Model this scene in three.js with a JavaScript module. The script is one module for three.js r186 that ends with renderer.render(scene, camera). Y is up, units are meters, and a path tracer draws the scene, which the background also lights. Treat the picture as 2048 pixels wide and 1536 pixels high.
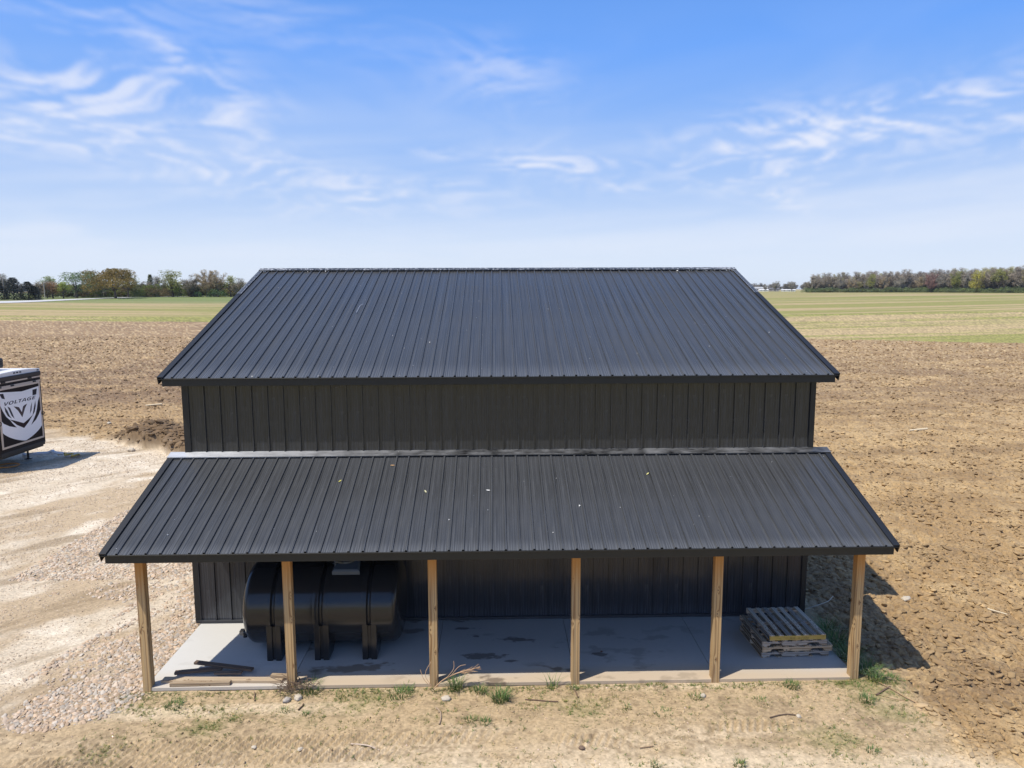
import * as THREE from 'three';
import { mergeGeometries, mergeVertices } from 'three/addons/utils/BufferGeometryUtils.js';
import { RoundedBoxGeometry } from 'three/addons/geometries/RoundedBoxGeometry.js';

// ------------------------------------------------------------------ camera, sky, sun, exposure
const scene = new THREE.Scene();
const renderer = new THREE.WebGLRenderer({ antialias: true });
renderer.toneMapping = THREE.LinearToneMapping;
renderer.toneMappingExposure = 1.0;
renderer.shadowMap.enabled = true;
const camera = new THREE.PerspectiveCamera(55.77, 4 / 3, 0.1, 9000);
camera.position.set(-0.137, 6.6415, 11.6071);
camera.rotation.order = 'YXZ';
camera.rotation.set(-0.129475, -0.023605, -0.002915);

const SUN = new THREE.Vector3(-1.65, 3.7, 1).normalize();
const sun = new THREE.DirectionalLight(new THREE.Color(1, 0.93, 0.80), 4.9);
sun.position.copy(SUN).multiplyScalar(60);
sun.castShadow = true;
sun.shadow.mapSize.set(4096, 4096);
Object.assign(sun.shadow.camera, { left: -40, right: 40, top: 40, bottom: -40, near: 1, far: 160 });
scene.add(sun, sun.target);

// ------------------------------------------------------------------ noise
function rng(seed) { let s = seed >>> 0; return () => { s = (s + 0x6D2B79F5) | 0; let t = Math.imul(s ^ (s >>> 15), 1 | s); t = (t + Math.imul(t ^ (t >>> 7), 61 | t)) ^ t; return ((t ^ (t >>> 14)) >>> 0) / 4294967296; }; }
function hash(i, j) { let h = (Math.imul(i, 374761393) + Math.imul(j, 668265263)) | 0; h = Math.imul(h ^ (h >>> 13), 1274126177); return ((h ^ (h >>> 16)) >>> 0) / 4294967296; }
function vn(x, y) {
  const i = Math.floor(x), j = Math.floor(y), fx = x - i, fy = y - j, u = fx * fx * (3 - 2 * fx), v = fy * fy * (3 - 2 * fy);
  const a = hash(i, j), b = hash(i + 1, j), c = hash(i, j + 1), d = hash(i + 1, j + 1);
  return a + (b - a) * u + (c - a) * v + (a - b - c + d) * u * v;
}
function fbm(x, y, o = 4) { let s = 0, a = 0.5, n = 0; for (let k = 0; k < o; k++) { s += a * vn(x, y); n += a; a *= 0.5; const t = x * 1.62 - y * 1.18 + 17.3; y = x * 1.18 + y * 1.62 + 5.1; x = t; } return s / n; }
const clamp = (x, a = 0, b = 1) => Math.min(b, Math.max(a, x));
const sst = (a, b, x) => { const t = clamp((x - a) / (b - a)); return t * t * (3 - 2 * t); };
const lerp = (a, b, t) => a + (b - a) * t;
const mix3 = (a, b, t) => [lerp(a[0], b[0], t), lerp(a[1], b[1], t), lerp(a[2], b[2], t)];

// ------------------------------------------------------------------ sky: blue air and thin cirrus over the whole dome
function makeSky() {
  const Wd = 2048, Hd = 1024, data = new Float32Array(Wd * Hd * 4);
  const stops = [[-0.05, .73, .82, .95], [0.0, .77, .855, .97], [0.06, .67, .785, .97], [0.12, .46, .63, .95], [0.2, .29, .50, .945], [0.3, .165, .395, .96], [0.42, .125, .32, .82], [0.8, .085, .21, .52], [1.6, .07, .165, .42]];
  // banks of cirrus: azimuth, elevation, half-width, half-height, tilt, strength
  const banks = [
    [0.345, 0.178, 0.10, 0.036, 0.10, 1.1], [0.47, 0.195, 0.15, 0.022, 0.12, 1.0], [0.40, 0.135, 0.05, 0.03, 0.5, 0.6], [0.63, 0.19, 0.13, 0.05, 0.15, 0.5],
    [-0.49, 0.225, 0.10, 0.030, -0.12, 0.85], [-0.60, 0.22, 0.14, 0.025, -0.1, 0.6], [-0.34, 0.215, 0.06, 0.028, -0.55, 0.8], [-0.425, 0.272, 0.025, 0.012, -0.75, 0.6],
    [-0.52, 0.165, 0.22, 0.022, -0.14, 0.75], [-0.30, 0.155, 0.24, 0.02, -0.14, 0.6], [-0.16, 0.115, 0.10, 0.02, 0.1, 0.5], [0.03, 0.165, 0.06, 0.025, -0.2, 0.7],
    [0.09, 0.15, 0.07, 0.014, -0.1, 0.5], [-0.03, 0.275, 0.09, 0.03, -0.25, 0.4], [-0.55, 0.32, 0.18, 0.05, -0.3, 0.45], [-0.3, 0.33, 0.14, 0.03, -0.3, 0.3], [-0.1, 0.185, 0.03, 0.008, -0.1, 0.5],
    [0.17, 0.14, 0.025, 0.006, -0.05, 0.5], [0.14, 0.165, 0.04, 0.006, -0.15, 0.45],
  ];
  for (let j = 0; j < Hd; j++) {
    const el = ((j + 0.5) / Hd - 0.5) * Math.PI;
    let k = 0; while (k < stops.length - 2 && el > stops[k + 1][0]) k++;
    const t = clamp((el - stops[k][0]) / (stops[k + 1][0] - stops[k][0])), A = stops[k], B = stops[k + 1];
    const base = [lerp(A[1], B[1], t), lerp(A[2], B[2], t), lerp(A[3], B[3], t)];
    for (let i = 0; i < Wd; i++) {
      let c = base;
      const o = (j * Wd + i) * 4, th = ((i + 0.5) / Wd - 0.5) * 2 * Math.PI;   // direction (cos th, sin th) in (x, z)
      if (el > -0.02) {
        const dx = Math.cos(th) * Math.cos(el), dz = Math.sin(th) * Math.cos(el), az = Math.atan2(dx, -dz), dy = Math.sin(el);
        // cloud sheet coordinates on a plane high above
        const q = 1 / (dy + 0.12), px = dx * q, pz = dz * q;
        const wx = fbm(px * 1.3 + 3, pz * 1.3 + 8, 3) - 0.5, wz = fbm(px * 1.3 + 31, pz * 1.3 + 18, 3) - 0.5;
        let m = 0;
        for (const b of banks) {
          let ua = az - b[0], ub = el - b[1];
          if (Math.abs(ua) > 0.75) continue;
          ub += wz * 0.03; ua += wx * 0.11;
          const cs = Math.cos(b[4]), sn = Math.sin(b[4]), u = (ua * cs + ub * sn) / b[2], v = (-ua * sn + ub * cs) / b[3], d = u * u + v * v;
          if (d < 6) m += b[5] * Math.exp(-d * 0.9);
        }
        // the rest of the dome carries the same kind of scattered cirrus
        const outside = sst(0.62, 0.85, Math.abs(az)) + sst(0.36, 0.5, el);
        m += clamp(outside) * sst(0.5, 0.75, fbm(px * 0.9 + 40, pz * 0.9 + 2, 3)) * 0.6;
        const fil = fbm(az * 10 + wx * 5 + el * 14, el * 95 - az * 11 + wz * 9, 6), fil2 = fbm(az * 30 + wx * 16 + 7, el * 120 + az * 18 + wz * 16, 5);
        let cl = clamp(m) * sst(0.36, 0.74, fil * 0.5 + fil2 * 0.5) * 1.2;
        // thin milky veil that thickens towards the horizon
        const veil = sst(0.3, 0.8, fbm(az * 3 + wx * 2, el * 40 - az * 3, 4)) * sst(0.0, 0.06, el) * (1 - sst(0.14, 0.24, el)) * 0.5 + sst(0.3, .75, fbm(az * 2.5 + 9 + wx * 3, el * 12 + 3 - az * 2, 4)) * (1 - sst(0.2, 0.38, el)) * 0.26 * (az < 0.1 ? 1 : 0.7);
        c = mix3(c, [.80, .86, .985], clamp(veil * 0.75));
        c = mix3(c, [.88, .90, .995], clamp(cl * 1.05) * (az < -0.2 ? 0.66 : 0.8));
      }
      const cosS = Math.cos(th) * Math.cos(el) * SUN.x + Math.sin(el) * SUN.y + Math.sin(th) * Math.cos(el) * SUN.z, ag = Math.acos(clamp(cosS, -1, 1)), glow = 0.75 * Math.exp(-ag * ag / 0.10) + 0.22 * Math.exp(-ag * ag / 0.45);   // bright air round the sun
      c = [c[0] + glow, c[1] + glow * .95, c[2] + glow * .85];
      data[o] = c[0]; data[o + 1] = c[1]; data[o + 2] = c[2]; data[o + 3] = 1;
    }
  }
  const tex = new THREE.DataTexture(data, Wd, Hd, THREE.RGBAFormat, THREE.FloatType);
  tex.mapping = THREE.EquirectangularReflectionMapping; tex.magFilter = THREE.LinearFilter; tex.minFilter = THREE.LinearFilter; tex.needsUpdate = true;
  return tex;
}
const skyTex = makeSky();
scene.background = skyTex; scene.environment = skyTex;
scene.fog = new THREE.FogExp2(0xc9d8ee, 0.0001);

// ------------------------------------------------------------------ helpers
const used = new Map();
function numbered(name) { const n = used.get(name) ?? 0; used.set(name, n + 1); return n ? name + '_' + String(n).padStart(3, '0') : name; }
function tag(o, label, category, group, kind) { if (label) o.userData.label = label; if (category) o.userData.category = category; if (group) o.userData.group = group; if (kind) o.userData.kind = kind; return o; }
function thing(name, label, category, group, pos = [0, 0, 0], turn = 0) { const o = new THREE.Group(); o.name = numbered(name); o.position.set(...pos); o.rotation.y = turn; scene.add(o); return tag(o, label, category, group); }
function mesh(name, geo, mat, parent = scene) { const o = new THREE.Mesh(geo, mat); o.name = parent === scene ? numbered(name) : name; o.castShadow = o.receiveShadow = true; parent.add(o); return o; }
function struct(name, geo, mat) { const o = mesh(name, geo, mat); o.userData.kind = 'structure'; return o; }
const std = (r, g, b, rough = 0.8, extra = {}) => new THREE.MeshStandardMaterial({ color: new THREE.Color().setRGB(r, g, b), roughness: rough, ...extra });
const box = (w, h, d, x = 0, y = 0, z = 0) => new THREE.BoxGeometry(w, h, d).translate(x, y, z);
const rbox = (w, h, d, r, x = 0, y = 0, z = 0) => new RoundedBoxGeometry(w, h, d, 2, r).translate(x, y, z);
function dtex(w, h, f, srgb = true) {           // f(u, v) -> [r, g, b] linear when srgb
  const a = new Uint8Array(w * h * 4), enc = (x) => 255 * (srgb ? Math.pow(clamp(x), 1 / 2.2) : clamp(x));
  for (let j = 0; j < h; j++) for (let i = 0; i < w; i++) { const c = f(i / w, j / h, i, j), o = (j * w + i) * 4; a[o] = enc(c[0]); a[o + 1] = enc(c[1]); a[o + 2] = enc(c[2]); a[o + 3] = 255; }
  const t = new THREE.DataTexture(a, w, h); t.magFilter = THREE.LinearFilter; t.minFilter = THREE.LinearMipmapLinearFilter; t.generateMipmaps = true; t.wrapS = t.wrapT = THREE.RepeatWrapping; if (srgb) t.colorSpace = THREE.SRGBColorSpace; t.needsUpdate = true; return t;
}
function instanced(name, geo, mat, list, label, category, colours) {
  const im = new THREE.InstancedMesh(geo, mat, list.length), d = new THREE.Object3D(), c = new THREE.Color(); im.name = numbered(name);
  list.forEach((e, i) => { d.position.set(e[0], e[1], e[2]); d.rotation.set(e[3], e[4], e[5]); d.scale.set(e[6], e[7], e[8]); d.updateMatrix(); im.setMatrixAt(i, d.matrix); if (colours) { const k = colours(i); im.setColorAt(i, c.setRGB(k[0], k[1], k[2])); } });
  im.castShadow = im.receiveShadow = true; scene.add(im); tag(im, label, category, null, 'stuff'); return im;
}

// ------------------------------------------------------------------ the lie of the land
const terr = (x, z) => 4.2 * sst(50, 330, Math.hypot(x, z));
function regions(x, z) {
  const n1 = fbm(x * 0.9 + 5, z * 0.9, 3) - 0.5, n2 = fbm(x * 0.22, z * 0.22 + 9, 3) - 0.5;
  const edgeR = 6.35 + Math.max(0, z) * 0.30 + n1 * 1.3 + (z > 0 ? n2 * 1.2 : 0);
  const pR = sst(-0.15, 0.65, x - edgeR);
  const zl = x < -13 ? -18 + (x + 13) * 0.60 : -17.7, eb = (zl + n1 * 1.6 + n2 * 1.5) - z, pB = sst(-0.25, 0.7, eb);
  const plow = Math.max(pR, pB);
  const side = sst(-0.25, 0.25, -6.1 - x + n1 * .3);
  const front = sst(0.55, -0.5, z + n1 * 1.0 + (x < -6 ? -(x + 6) * 0.25 : 0) * -1 - 0.2);
  const gravel = (1 - plow) * side * front;
  const mound = sst(-0.1, 0.4, eb) * sst(5.0, 2.2, eb) * sst(-18.2, -16, x) * (x < -4 ? 1 : 0);
  return { plow, gravel, mound, n1, n2, pR, pB, eb };
}
const beyond = (x, z) => { const zb = x < -50 ? -122.5 : x < 62 ? -122.5 + (x + 50) * 0.465 : -70.4; return zb - z; };     // > 0: the green field
function stoneMask(x, z) {                // river stones beside the slab and swept to the front
  const w = (fbm(x * 1.3 + 11, z * 1.3, 3) - 0.5);
  const band = sst(-8.1 - 0.25 * z, -6.9, x + w * 1.6) * (x < -6.12 ? 1 : 0) * sst(-12, -8, z) * sst(0.25, -0.3, z + w);
  const cx = x + 7.0, cz = z - 0.35, u = cx * 0.86 + cz * -0.5, v = cx * 0.5 + cz * 0.86;
  const fan = sst(1, 0.72, Math.hypot(u / 1.15, v / 0.75) + w * 0.6);
  const far = sst(1.1, 0.3, Math.hypot((x + 8.3) / 1.3, (z + 4.3) / 0.6) + w * 1.6) * 0.6;
  const streak = sst(0.62, 0.72, fbm((x + z * 0.35) * 1.9 + 4, (z - x * .1) * 0.35, 3)) * sst(-11, -8.5, x) * (x < -6.3 ? 1 : 0) * sst(0.6, 0, z) * 0.55;
  return clamp(Math.max(band * (0.35 + 0.9 * fbm(x * 2.2, z * 2.2 + 3, 2)), fan, far, streak));
}
const TRACKS = [[1.42, -6.8, 0.6], [1.78, -7.5, -1.0], [2.14, -8, -3.6], [1.25, 2.8, 5.2], [1.5, 0.4, 2.4]];
function treads(x, z) {
  let h = 0;
  for (const [zc, x0, x1] of TRACKS) {
    const zz = z - zc - 0.05 * Math.sin(x * 0.7), inside = sst(0.17, 0.13, Math.abs(zz)) * sst(x0, x0 + 0.8, x) * sst(x1, x1 - 1.5, x);
    if (inside <= 0) continue;
    const ph = (x + zz * 0.38 + 0.015 * vn(x * 5, z * 5)) / 0.118, fr = ph - Math.floor(ph), wv = sst(0, 0.22, fr) * sst(1, 0.55, fr);
    h += inside * (wv * 0.075 - 0.055) * (0.55 + 0.7 * vn(x * 1.1 + 3, zc * 9));
  }
  return h;
}
function groundH(x, z, fine = true) {
  const r = regions(x, z), d = Math.hypot(x, z);
  let h = terr(x, z);
  if (d < 70) {
    const front = sst(-0.3, 0.4, z) * (1 - r.pR);
    h += -0.05 - front * (0.065 - 0.055 * sst(-5.8, 3, x)) + front * (fbm(x * 0.55 + 2, z * 0.8, 2) - 0.5) * 0.07;
    h += (1 - r.plow) * (fbm(x * 2.3, z * 2.3, 3) - 0.5) * 0.035;
    if (fine) h += treads(x, z);
  }
  h += r.mound * (0.34 + 0.3 * fbm(x * 1.8, z * 1.8, 2));
  if (r.plow > 0.01 && beyond(x, z) < 0) {
    const a = fbm(x * 2.1 + 3, z * 2.1, 2), b = vn(x * 5.6, z * 5.6 + 30), c = vn(x * 13 + 9, z * 13), far = 1 + sst(20, 80, -z) * 0.5;
    const wx = x + 0.25 * (a - .5), p1 = Math.abs(vn(wx * 4.2 + 40, z * 4.2) - 0.5) * 2, p2 = Math.abs(vn(wx * 8.5 + 3, z * 8.5 + 70) - 0.5) * 2;
    let k = (a - 0.5) * 0.09 + 0.04 - 0.085 * sst(0.22, 0.0, p1) - 0.05 * sst(0.28, 0, p2) * b;
    if (fine) k += (c - 0.5) * 0.045 + (vn(x * 27, z * 27) - .5) * 0.022;
    h += r.plow * (k * far + 0.01 + (fbm(x * 0.35, z * 0.35 + 7, 2) - 0.5) * 0.14) * (r.pR > 0.5 && z > 1.2 && x < 9 ? 0.55 + 0.45 * sst(0.4, .6, fbm(x, z, 2)) : 1);
  }
  return h;
}
const C = {
  yard: [.44, .33, .20], yardPale: [.555, .44, .30], yardDark: [.27, .195, .115], gravel: [.565, .48, .37], gravelPale: [.69, .61, .50], tan: [.40, .295, .18],
  soil: [.325, .218, .108], soilPale: [.435, .308, .16], soilDark: [.175, .112, .06], soilFar: [.26, .172, .10], straw: [.60, .48, .29], moss: [.235, .215, .085], green: [.225, .255, .075],
};
function groundC(x, z, fine) {
  const r = regions(x, z), n = fbm(x * 1.7 + 9, z * 1.7, 4), f = fine ? fbm(x * 11, z * 11 + 4, 3) : 0.5, g = fine ? vn(x * 47, z * 47) : hash(Math.round(x * 31), Math.round(z * 31));
  // yard
  const rut = fbm(x * 0.32 + 1, z * 2.3 + 3, 3);
  let c = mix3(C.yard, C.yardPale, sst(0.45, 0.72, rut * 0.7 + n * 0.3));
  c = mix3(c, C.yardDark, sst(0.46, 0.70, n * 0.4 + f * 0.6) * 0.75 + sst(0.62, 0.8, fbm(x * 3.1, z * 3.1 + 50, 3)) * 0.35);
  const mossy = sst(0.5, 0.68, fbm(x * 0.8 + 21, z * 1.2 + 4, 3) * 0.6 + f * 0.25 + n * 0.15) * sst(-6.5, -5, x);
  const tr = treads(x, z); if (tr < -0.004) c = mix3(c, [.30, .225, .135], clamp(-tr * 18) * 0.85);
  const band = sst(0.28, 0.42, z + (n - .5) * .3) * sst(0.85, 0.62, z + (n - .5) * .5) * sst(-7.4, -6.6, x) * sst(-1.5, -4, x) + sst(1.75, 2.2, z + (n - .5) * .6) * sst(-4, -1, x) * 0.8;
  c = mix3(c, [.60, .49, .345], clamp(band) * 0.75);
  c = mix3(c, C.moss, mossy * 0.5 * (z > -0.1 ? 1 : 0));
  // gravel drive
  if (r.gravel > 0.001) {
    const along = fbm((x * 0.77 + z * 0.64) * 0.9, (z * 0.77 - x * 0.64) * 0.22 + 12, 4), bright = sst(0.38, 0.62, along * 0.65 + n * 0.35) * sst(-30, -14, z * 1 + (x < -13 ? (x + 13) * .5 : 0) + 4);
    let q = mix3(C.tan, C.gravel, clamp(0.25 + bright));
    q = mix3(q, C.gravelPale, sst(0.55, 0.8, n) * bright * 0.8);
    q = mix3(q, C.yardDark, sst(0.53, 0.70, fbm((x * 0.7 + z * 0.7) * 1.4 + 8, (z * .7 - x * .7) * 0.3, 4)) * 0.7);
    c = mix3(c, q, r.gravel);
  }
  // ploughed soil
  if (r.plow > 0.001) {
    const mott = fbm(x * 0.28 + 3, z * 0.5 + 7, 3), left = sst(-8, -22, x) * 0.5 + sst(-25, -90, z) * 0.5;
    let s = mix3(C.soil, C.soilPale, sst(0.35, 0.7, fbm(x * 1.1, z * 1.1 + 33, 3)) * 0.8);
    s = mix3(s, C.soilDark, sst(0.5, 0.72, mott * 0.5 + f * 0.3 + (g - .5) * 0.25 + 0.06) * 0.75);
    s = mix3(s, C.soilFar, left * 0.75);
    const row = fbm(x * 0.05 + 3, z * 1.3 + x * 0.06, 3); s = mix3(s, row > 0.5 ? C.soilPale : C.soilDark, Math.abs(row - 0.5) * 1.3 * sst(-4, -14, z));
    const dk = sst(-26, -34, z) * sst(-75, -42, z) * sst(0.3, 0.6, mott) * (x < 0 ? 0.9 : 0.4);   // damp darker belt
    s = mix3(s, [.185, .118, .068], dk);
    if (g > 0.80) s = mix3(s, C.straw, sst(-10, -60, z) * 0.36 * (g - 0.72) * 5);
    if (g < 0.20) s = mix3(s, C.soilDark, z < -40 ? 0.3 : 0.45);
    s = mix3(s, [.145, .092, .05], clamp(r.mound * 1.6) * .85);
    c = mix3(c, s, r.plow);
  }
  c = mix3(c, [.15, .097, .052], clamp(r.mound * 1.8) * .8);
  const bg = beyond(x, z + (fbm(x * 0.3, z * 0.3, 2) - .5) * 3);
  if (bg > -1) c = mix3(c, grassC(x, z, g), sst(-1, 1.0, bg));
  const m = fine ? 0.70 + 0.42 * vn(x * 31 + 5, z * 31) + 0.2 * hash(Math.round(x * 55), Math.round(z * 55)) : 0.84 + 0.32 * g;
  return [c[0] * m, c[1] * m, c[2] * m];
}
function grassC(x, z, g) {
  const zz = z + (x > -20 ? 0.12 * x : 0);
  const st = fbm(x * 0.006 + 3, zz * 0.10, 3), st2 = fbm(x * 0.02 + 9, zz * 0.55 + 3, 3), pt = fbm(x * 0.03, z * 0.03 + 5, 3);
  let c = mix3([.245, .235, .060], [.40, .30, .155], sst(0.42, 0.57, st * 0.5 + st2 * 0.40 + pt * 0.10));
  c = mix3(c, [.165, .20, .028], sst(0.53, 0.7, fbm(x * 0.008 + 51, zz * 0.11 + 20, 3) * 0.7 + st2 * 0.3) * 0.75);
  c = mix3(c, [.125, .18, .045], sst(-185, -225, z) * (x < 0 ? 0.75 : 0));
  const m = 0.85 + 0.3 * g; return [c[0] * m, c[1] * m, c[2] * m];
}

// generic grid sheet from functions
function sheet(nx, nz, P, colour) {
  const pos = new Float32Array((nx + 1) * (nz + 1) * 3), uv = new Float32Array((nx + 1) * (nz + 1) * 2), col = colour ? new Float32Array((nx + 1) * (nz + 1) * 3) : null, idx = new Uint32Array(nx * nz * 6);
  let o = 0, q = 0;
  for (let j = 0; j <= nz; j++) for (let i = 0; i <= nx; i++, o++) {
    const p = P(i / nx, j / nz); pos.set(p, o * 3); uv[o * 2] = i / nx; uv[o * 2 + 1] = j / nz;
    if (col) { const c = colour(p[0], p[2]); col.set(c, o * 3); }
  }
  for (let j = 0; j < nz; j++) for (let i = 0; i < nx; i++) { const a = j * (nx + 1) + i, b = a + nx + 1; idx.set([a, a + 1, b, a + 1, b + 1, b], q); q += 6; }
  const g = new THREE.BufferGeometry(); g.setAttribute('position', new THREE.BufferAttribute(pos, 3)); g.setAttribute('uv', new THREE.BufferAttribute(uv, 2));
  if (col) g.setAttribute('color', new THREE.BufferAttribute(col, 3));
  g.setIndex(new THREE.BufferAttribute(idx, 1)); g.computeVertexNormals(); return g;
}
// base land to the horizon, in rings about the barn
{
  const rad = [0, 8, 16, 24, 34, 45, 60, 80, 100, 130, 165, 200, 240, 290, 340, 420, 560, 800, 1200, 2000, 3500, 6500], n = 96;
  const g = sheet(n, rad.length - 1, (u, v) => { const r = rad[Math.round(v * (rad.length - 1))], a = -u * Math.PI * 2, x = Math.sin(a) * r, z = Math.cos(a) * r; return [x, terr(x, z) - 0.55, z]; });
  struct('ground', g, std(.36, .30, .14, 1));
}
// sheet A: yard, drive and the near ploughed ground
const A = { x0: -17, x1: 18, z0: 4.2, z1: -9 };
{
  const g = sheet(1150, 430, (u, v) => { const x = lerp(A.x0, A.x1, u), z = lerp(A.z0, A.z1, v * 0.55 + 0.45 * v * v); return [x, groundH(x, z), z]; });
  const map = dtex(2048, 1100, (u, v) => groundC(lerp(A.x0, A.x1, u), lerp(A.z0, A.z1, v * 0.55 + 0.45 * v * v), true)); map.wrapS = map.wrapT = THREE.ClampToEdgeWrapping;
  const bump = dtex(1024, 1024, (u, v, i, j) => { const h = 0.5 * hash(i >> 1, j >> 1) + 0.5 * hash(i + 77, j); return [h, h, h]; }, false); bump.repeat.set(6, 3);
  struct('yard_ground', g, std(1, 1, 1, 1, { map, bumpMap: bump, bumpScale: 0.008 }));
}
// sheet B: ploughed field behind and beside the barn, finer towards the viewer's side
{
  const z0 = -9, z1 = -140, i0 = 1 / 20.6, i1 = 1 / 151.6;
  const g = sheet(640, 420, (u, v) => {
    const z = 11.6 - 1 / lerp(i0, i1, v), t = u * 2 - 1, s = Math.sign(t) * (Math.abs(t) < 0.28 ? Math.abs(t) * 1.7 : 0.476 + (Math.abs(t) - 0.28) * 0.7278), hw = (11.6 - z) * 0.86 + 1.5, x = s * hw;
    return [x, groundH(x, z) + (z < -20 ? (hash(Math.round(x * 60), Math.round(z * 40)) - 0.5) * 0.026 * sst(-10, -60, z) * (beyond(x, z) > 0 ? 0.3 : 1) : 0), z];
  }, (x, z) => groundC(x, z, false));
  struct('plowed_field', g, std(1, 1, 1, 1, { vertexColors: true }));
}
// sheet C: stubble and young green beyond
{
  const x0 = -520, x1 = 640, z0 = -126, z1 = -900;
  const g = sheet(120, 120, (u, v) => { const x = lerp(x0, x1, u), z = lerp(z0, z1, v * v * 0.6 + v * 0.4); return [x, terr(x, z) + (z > -150 ? -0.06 : 0.02), z]; });
  const map = dtex(1536, 1400, (u, v, i, j) => { const x = lerp(x0, x1, u), z = lerp(z0, z1, v * v * 0.6 + v * 0.4); return grassC(x, z, hash(i, j)); }); map.wrapS = map.wrapT = THREE.ClampToEdgeWrapping;
  struct('grass_field', g, std(1, 1, 1, 1, { map }));
}

// ------------------------------------------------------------------ wood
function woodMap(seed, w, h, len, wid, tint, aged, orangeTop) {       // grain along v; len/wid in metres
  const R = rng(seed), ox = R() * 50, knots = [0, 1, 2].map(() => [R(), R()]);
  return dtex(w, h, (u, v) => {
    const X = (u - 0.5) * wid, Y = v * len;
    let ph = X * 120 + fbm(X * 16 + ox, Y * 0.55 + ox, 3) * 11 + Math.abs(X) * 60 * vn(Y * 0.7 + ox, 2);
    for (const k of knots) { const dx = X - (k[0] - .5) * wid * .7, dy = Y - k[1] * len, e = Math.exp(-(dx * dx * 2600 + dy * dy * 260)); ph += e * 7; }
    const gr = Math.pow(0.5 + 0.5 * Math.sin(ph), 3.2), fi = vn(X * 900 + ox, Y * 9), st = fbm(X * 90 + ox, Y * 1.1, 3);
    let c = mix3(tint, [tint[0] * 0.46, tint[1] * 0.36, tint[2] * 0.28], gr * 1.0 + (fi - 0.5) * 0.2);
    c = mix3(c, aged, sst(0.4, 0.7, st) * 0.55);
    for (const k of knots) { const dx = X - (k[0] - .5) * wid * .7, dy = Y - k[1] * len, d = Math.hypot(dx, dy * 0.8); if (d < 0.014) c = mix3(c, [.09, .05, .028], sst(0.014, 0.006, d)); }
    if (orangeTop) { c = mix3(c, [.50, .225, .05], sst(len * 0.62, len * 0.92, Y + (st - .5) * 0.5) * 0.88); c = mix3(c, [.2, .15, .1], sst(0.16, 0.02, Y) * 0.4); }
    return c;
  });
}
const postMats = [3, 14, 25].map((s) => std(1, 1, 1, 0.82, { map: woodMap(s, 64, 1024, 2.6, 0.14, [.50, .345, .17], [.37, .285, .185], true) }));
const boardMats = [[5, [.52, .415, .29]], [6, [.40, .31, .21]], [7, [.15, .105, .075]], [8, [.21, .155, .115]]].map(([s, t]) => std(1, 1, 1, 0.85, { map: woodMap(s, 64, 512, 2, 0.12, t, [t[0] * .8, t[1] * .82, t[2] * .88], false) }));
const palletMats = [[15, [.45, .37, .27]], [16, [.53, .41, .27]], [17, [.40, .36, .31]], [18, [.68, .59, .47]]].map(([s, t]) => std(1, 1, 1, 0.9, { map: woodMap(s, 64, 256, 1.2, 0.1, t, [t[0] * .75, t[1] * .78, t[2] * .85], false) }));
// box whose wood grain runs along its longest axis
function plank(w, h, d, r = 0.003) {
  const g = r ? new RoundedBoxGeometry(w, h, d, 1, r) : new THREE.BoxGeometry(w, h, d), p = g.attributes.position, n = g.attributes.normal, uv = g.attributes.uv, L = Math.max(w, h, d), ax = w === L ? 0 : h === L ? 1 : 2;
  for (let i = 0; i < p.count; i++) {
    const q = [p.getX(i), p.getY(i), p.getZ(i)], nn = [Math.abs(n.getX(i)), Math.abs(n.getY(i)), Math.abs(n.getZ(i))], v = (q[ax] + L / 2) / L;
    const others = [0, 1, 2].filter((k) => k !== ax), across = nn[others[0]] > nn[others[1]] ? others[1] : others[0], S = [w, h, d][across];
    uv.setXY(i, (q[across] / S + 0.5) * 0.92 + 0.04 + (nn[0] > .5 ? 0.37 : 0), v);
  }
  return g;
}

// ------------------------------------------------------------------ the barn
const W2 = 12.19 / 2, D = 2.415;
const streaks = dtex(128, 512, (u, v, i, j) => { const s = fbm(u * 42, v * 1.6, 3), d = fbm(u * 5 + 3, v * 7, 3), e = sst(0.10, 0.0, v) * sst(0.35, 0.7, fbm(u * 50 + 4, v * 3, 2)), k = 0.25 + 1.15 * s + 0.35 * d + e * 0.9; return [k * .5, k * .5, k * .505]; });
const streakRough = dtex(128, 512, (u, v) => { const s = fbm(u * 50 + 9, v * 2, 3), d = fbm(u * 3, v * 6 + 4, 3), k = 0.6 + 0.5 * (s - .5) + 0.5 * (d - .5); return [k, k, k]; }, false);
const variants = (base, n) => [...Array(n)].map((_, i) => { const m = base.clone(); m.map = streaks.clone(); m.map.offset.set(i * 0.31, 0); m.roughnessMap = streakRough.clone(); m.roughnessMap.offset.set(i * 0.17, i * 0.4); m.map.needsUpdate = m.roughnessMap.needsUpdate = true; return m; });
const roofMats = variants(new THREE.MeshPhysicalMaterial({ color: new THREE.Color().setRGB(.112, .117, .126), roughness: 0.55, specularIntensity: 0.8 }), 4);
const wallMats = variants(std(.072, .077, .090, 0.36), 4);
const trimMat = std(.012, .0125, .014, 0.5), darkMat = std(.018, .017, .017, 0.7);
const flashMat = std(.15, .155, .165, 0.38, { metalness: 0.55 });
const barn = thing('barn', 'black ribbed metal barn with a lean-to porch roof on six wooden posts', 'barn');

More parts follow.
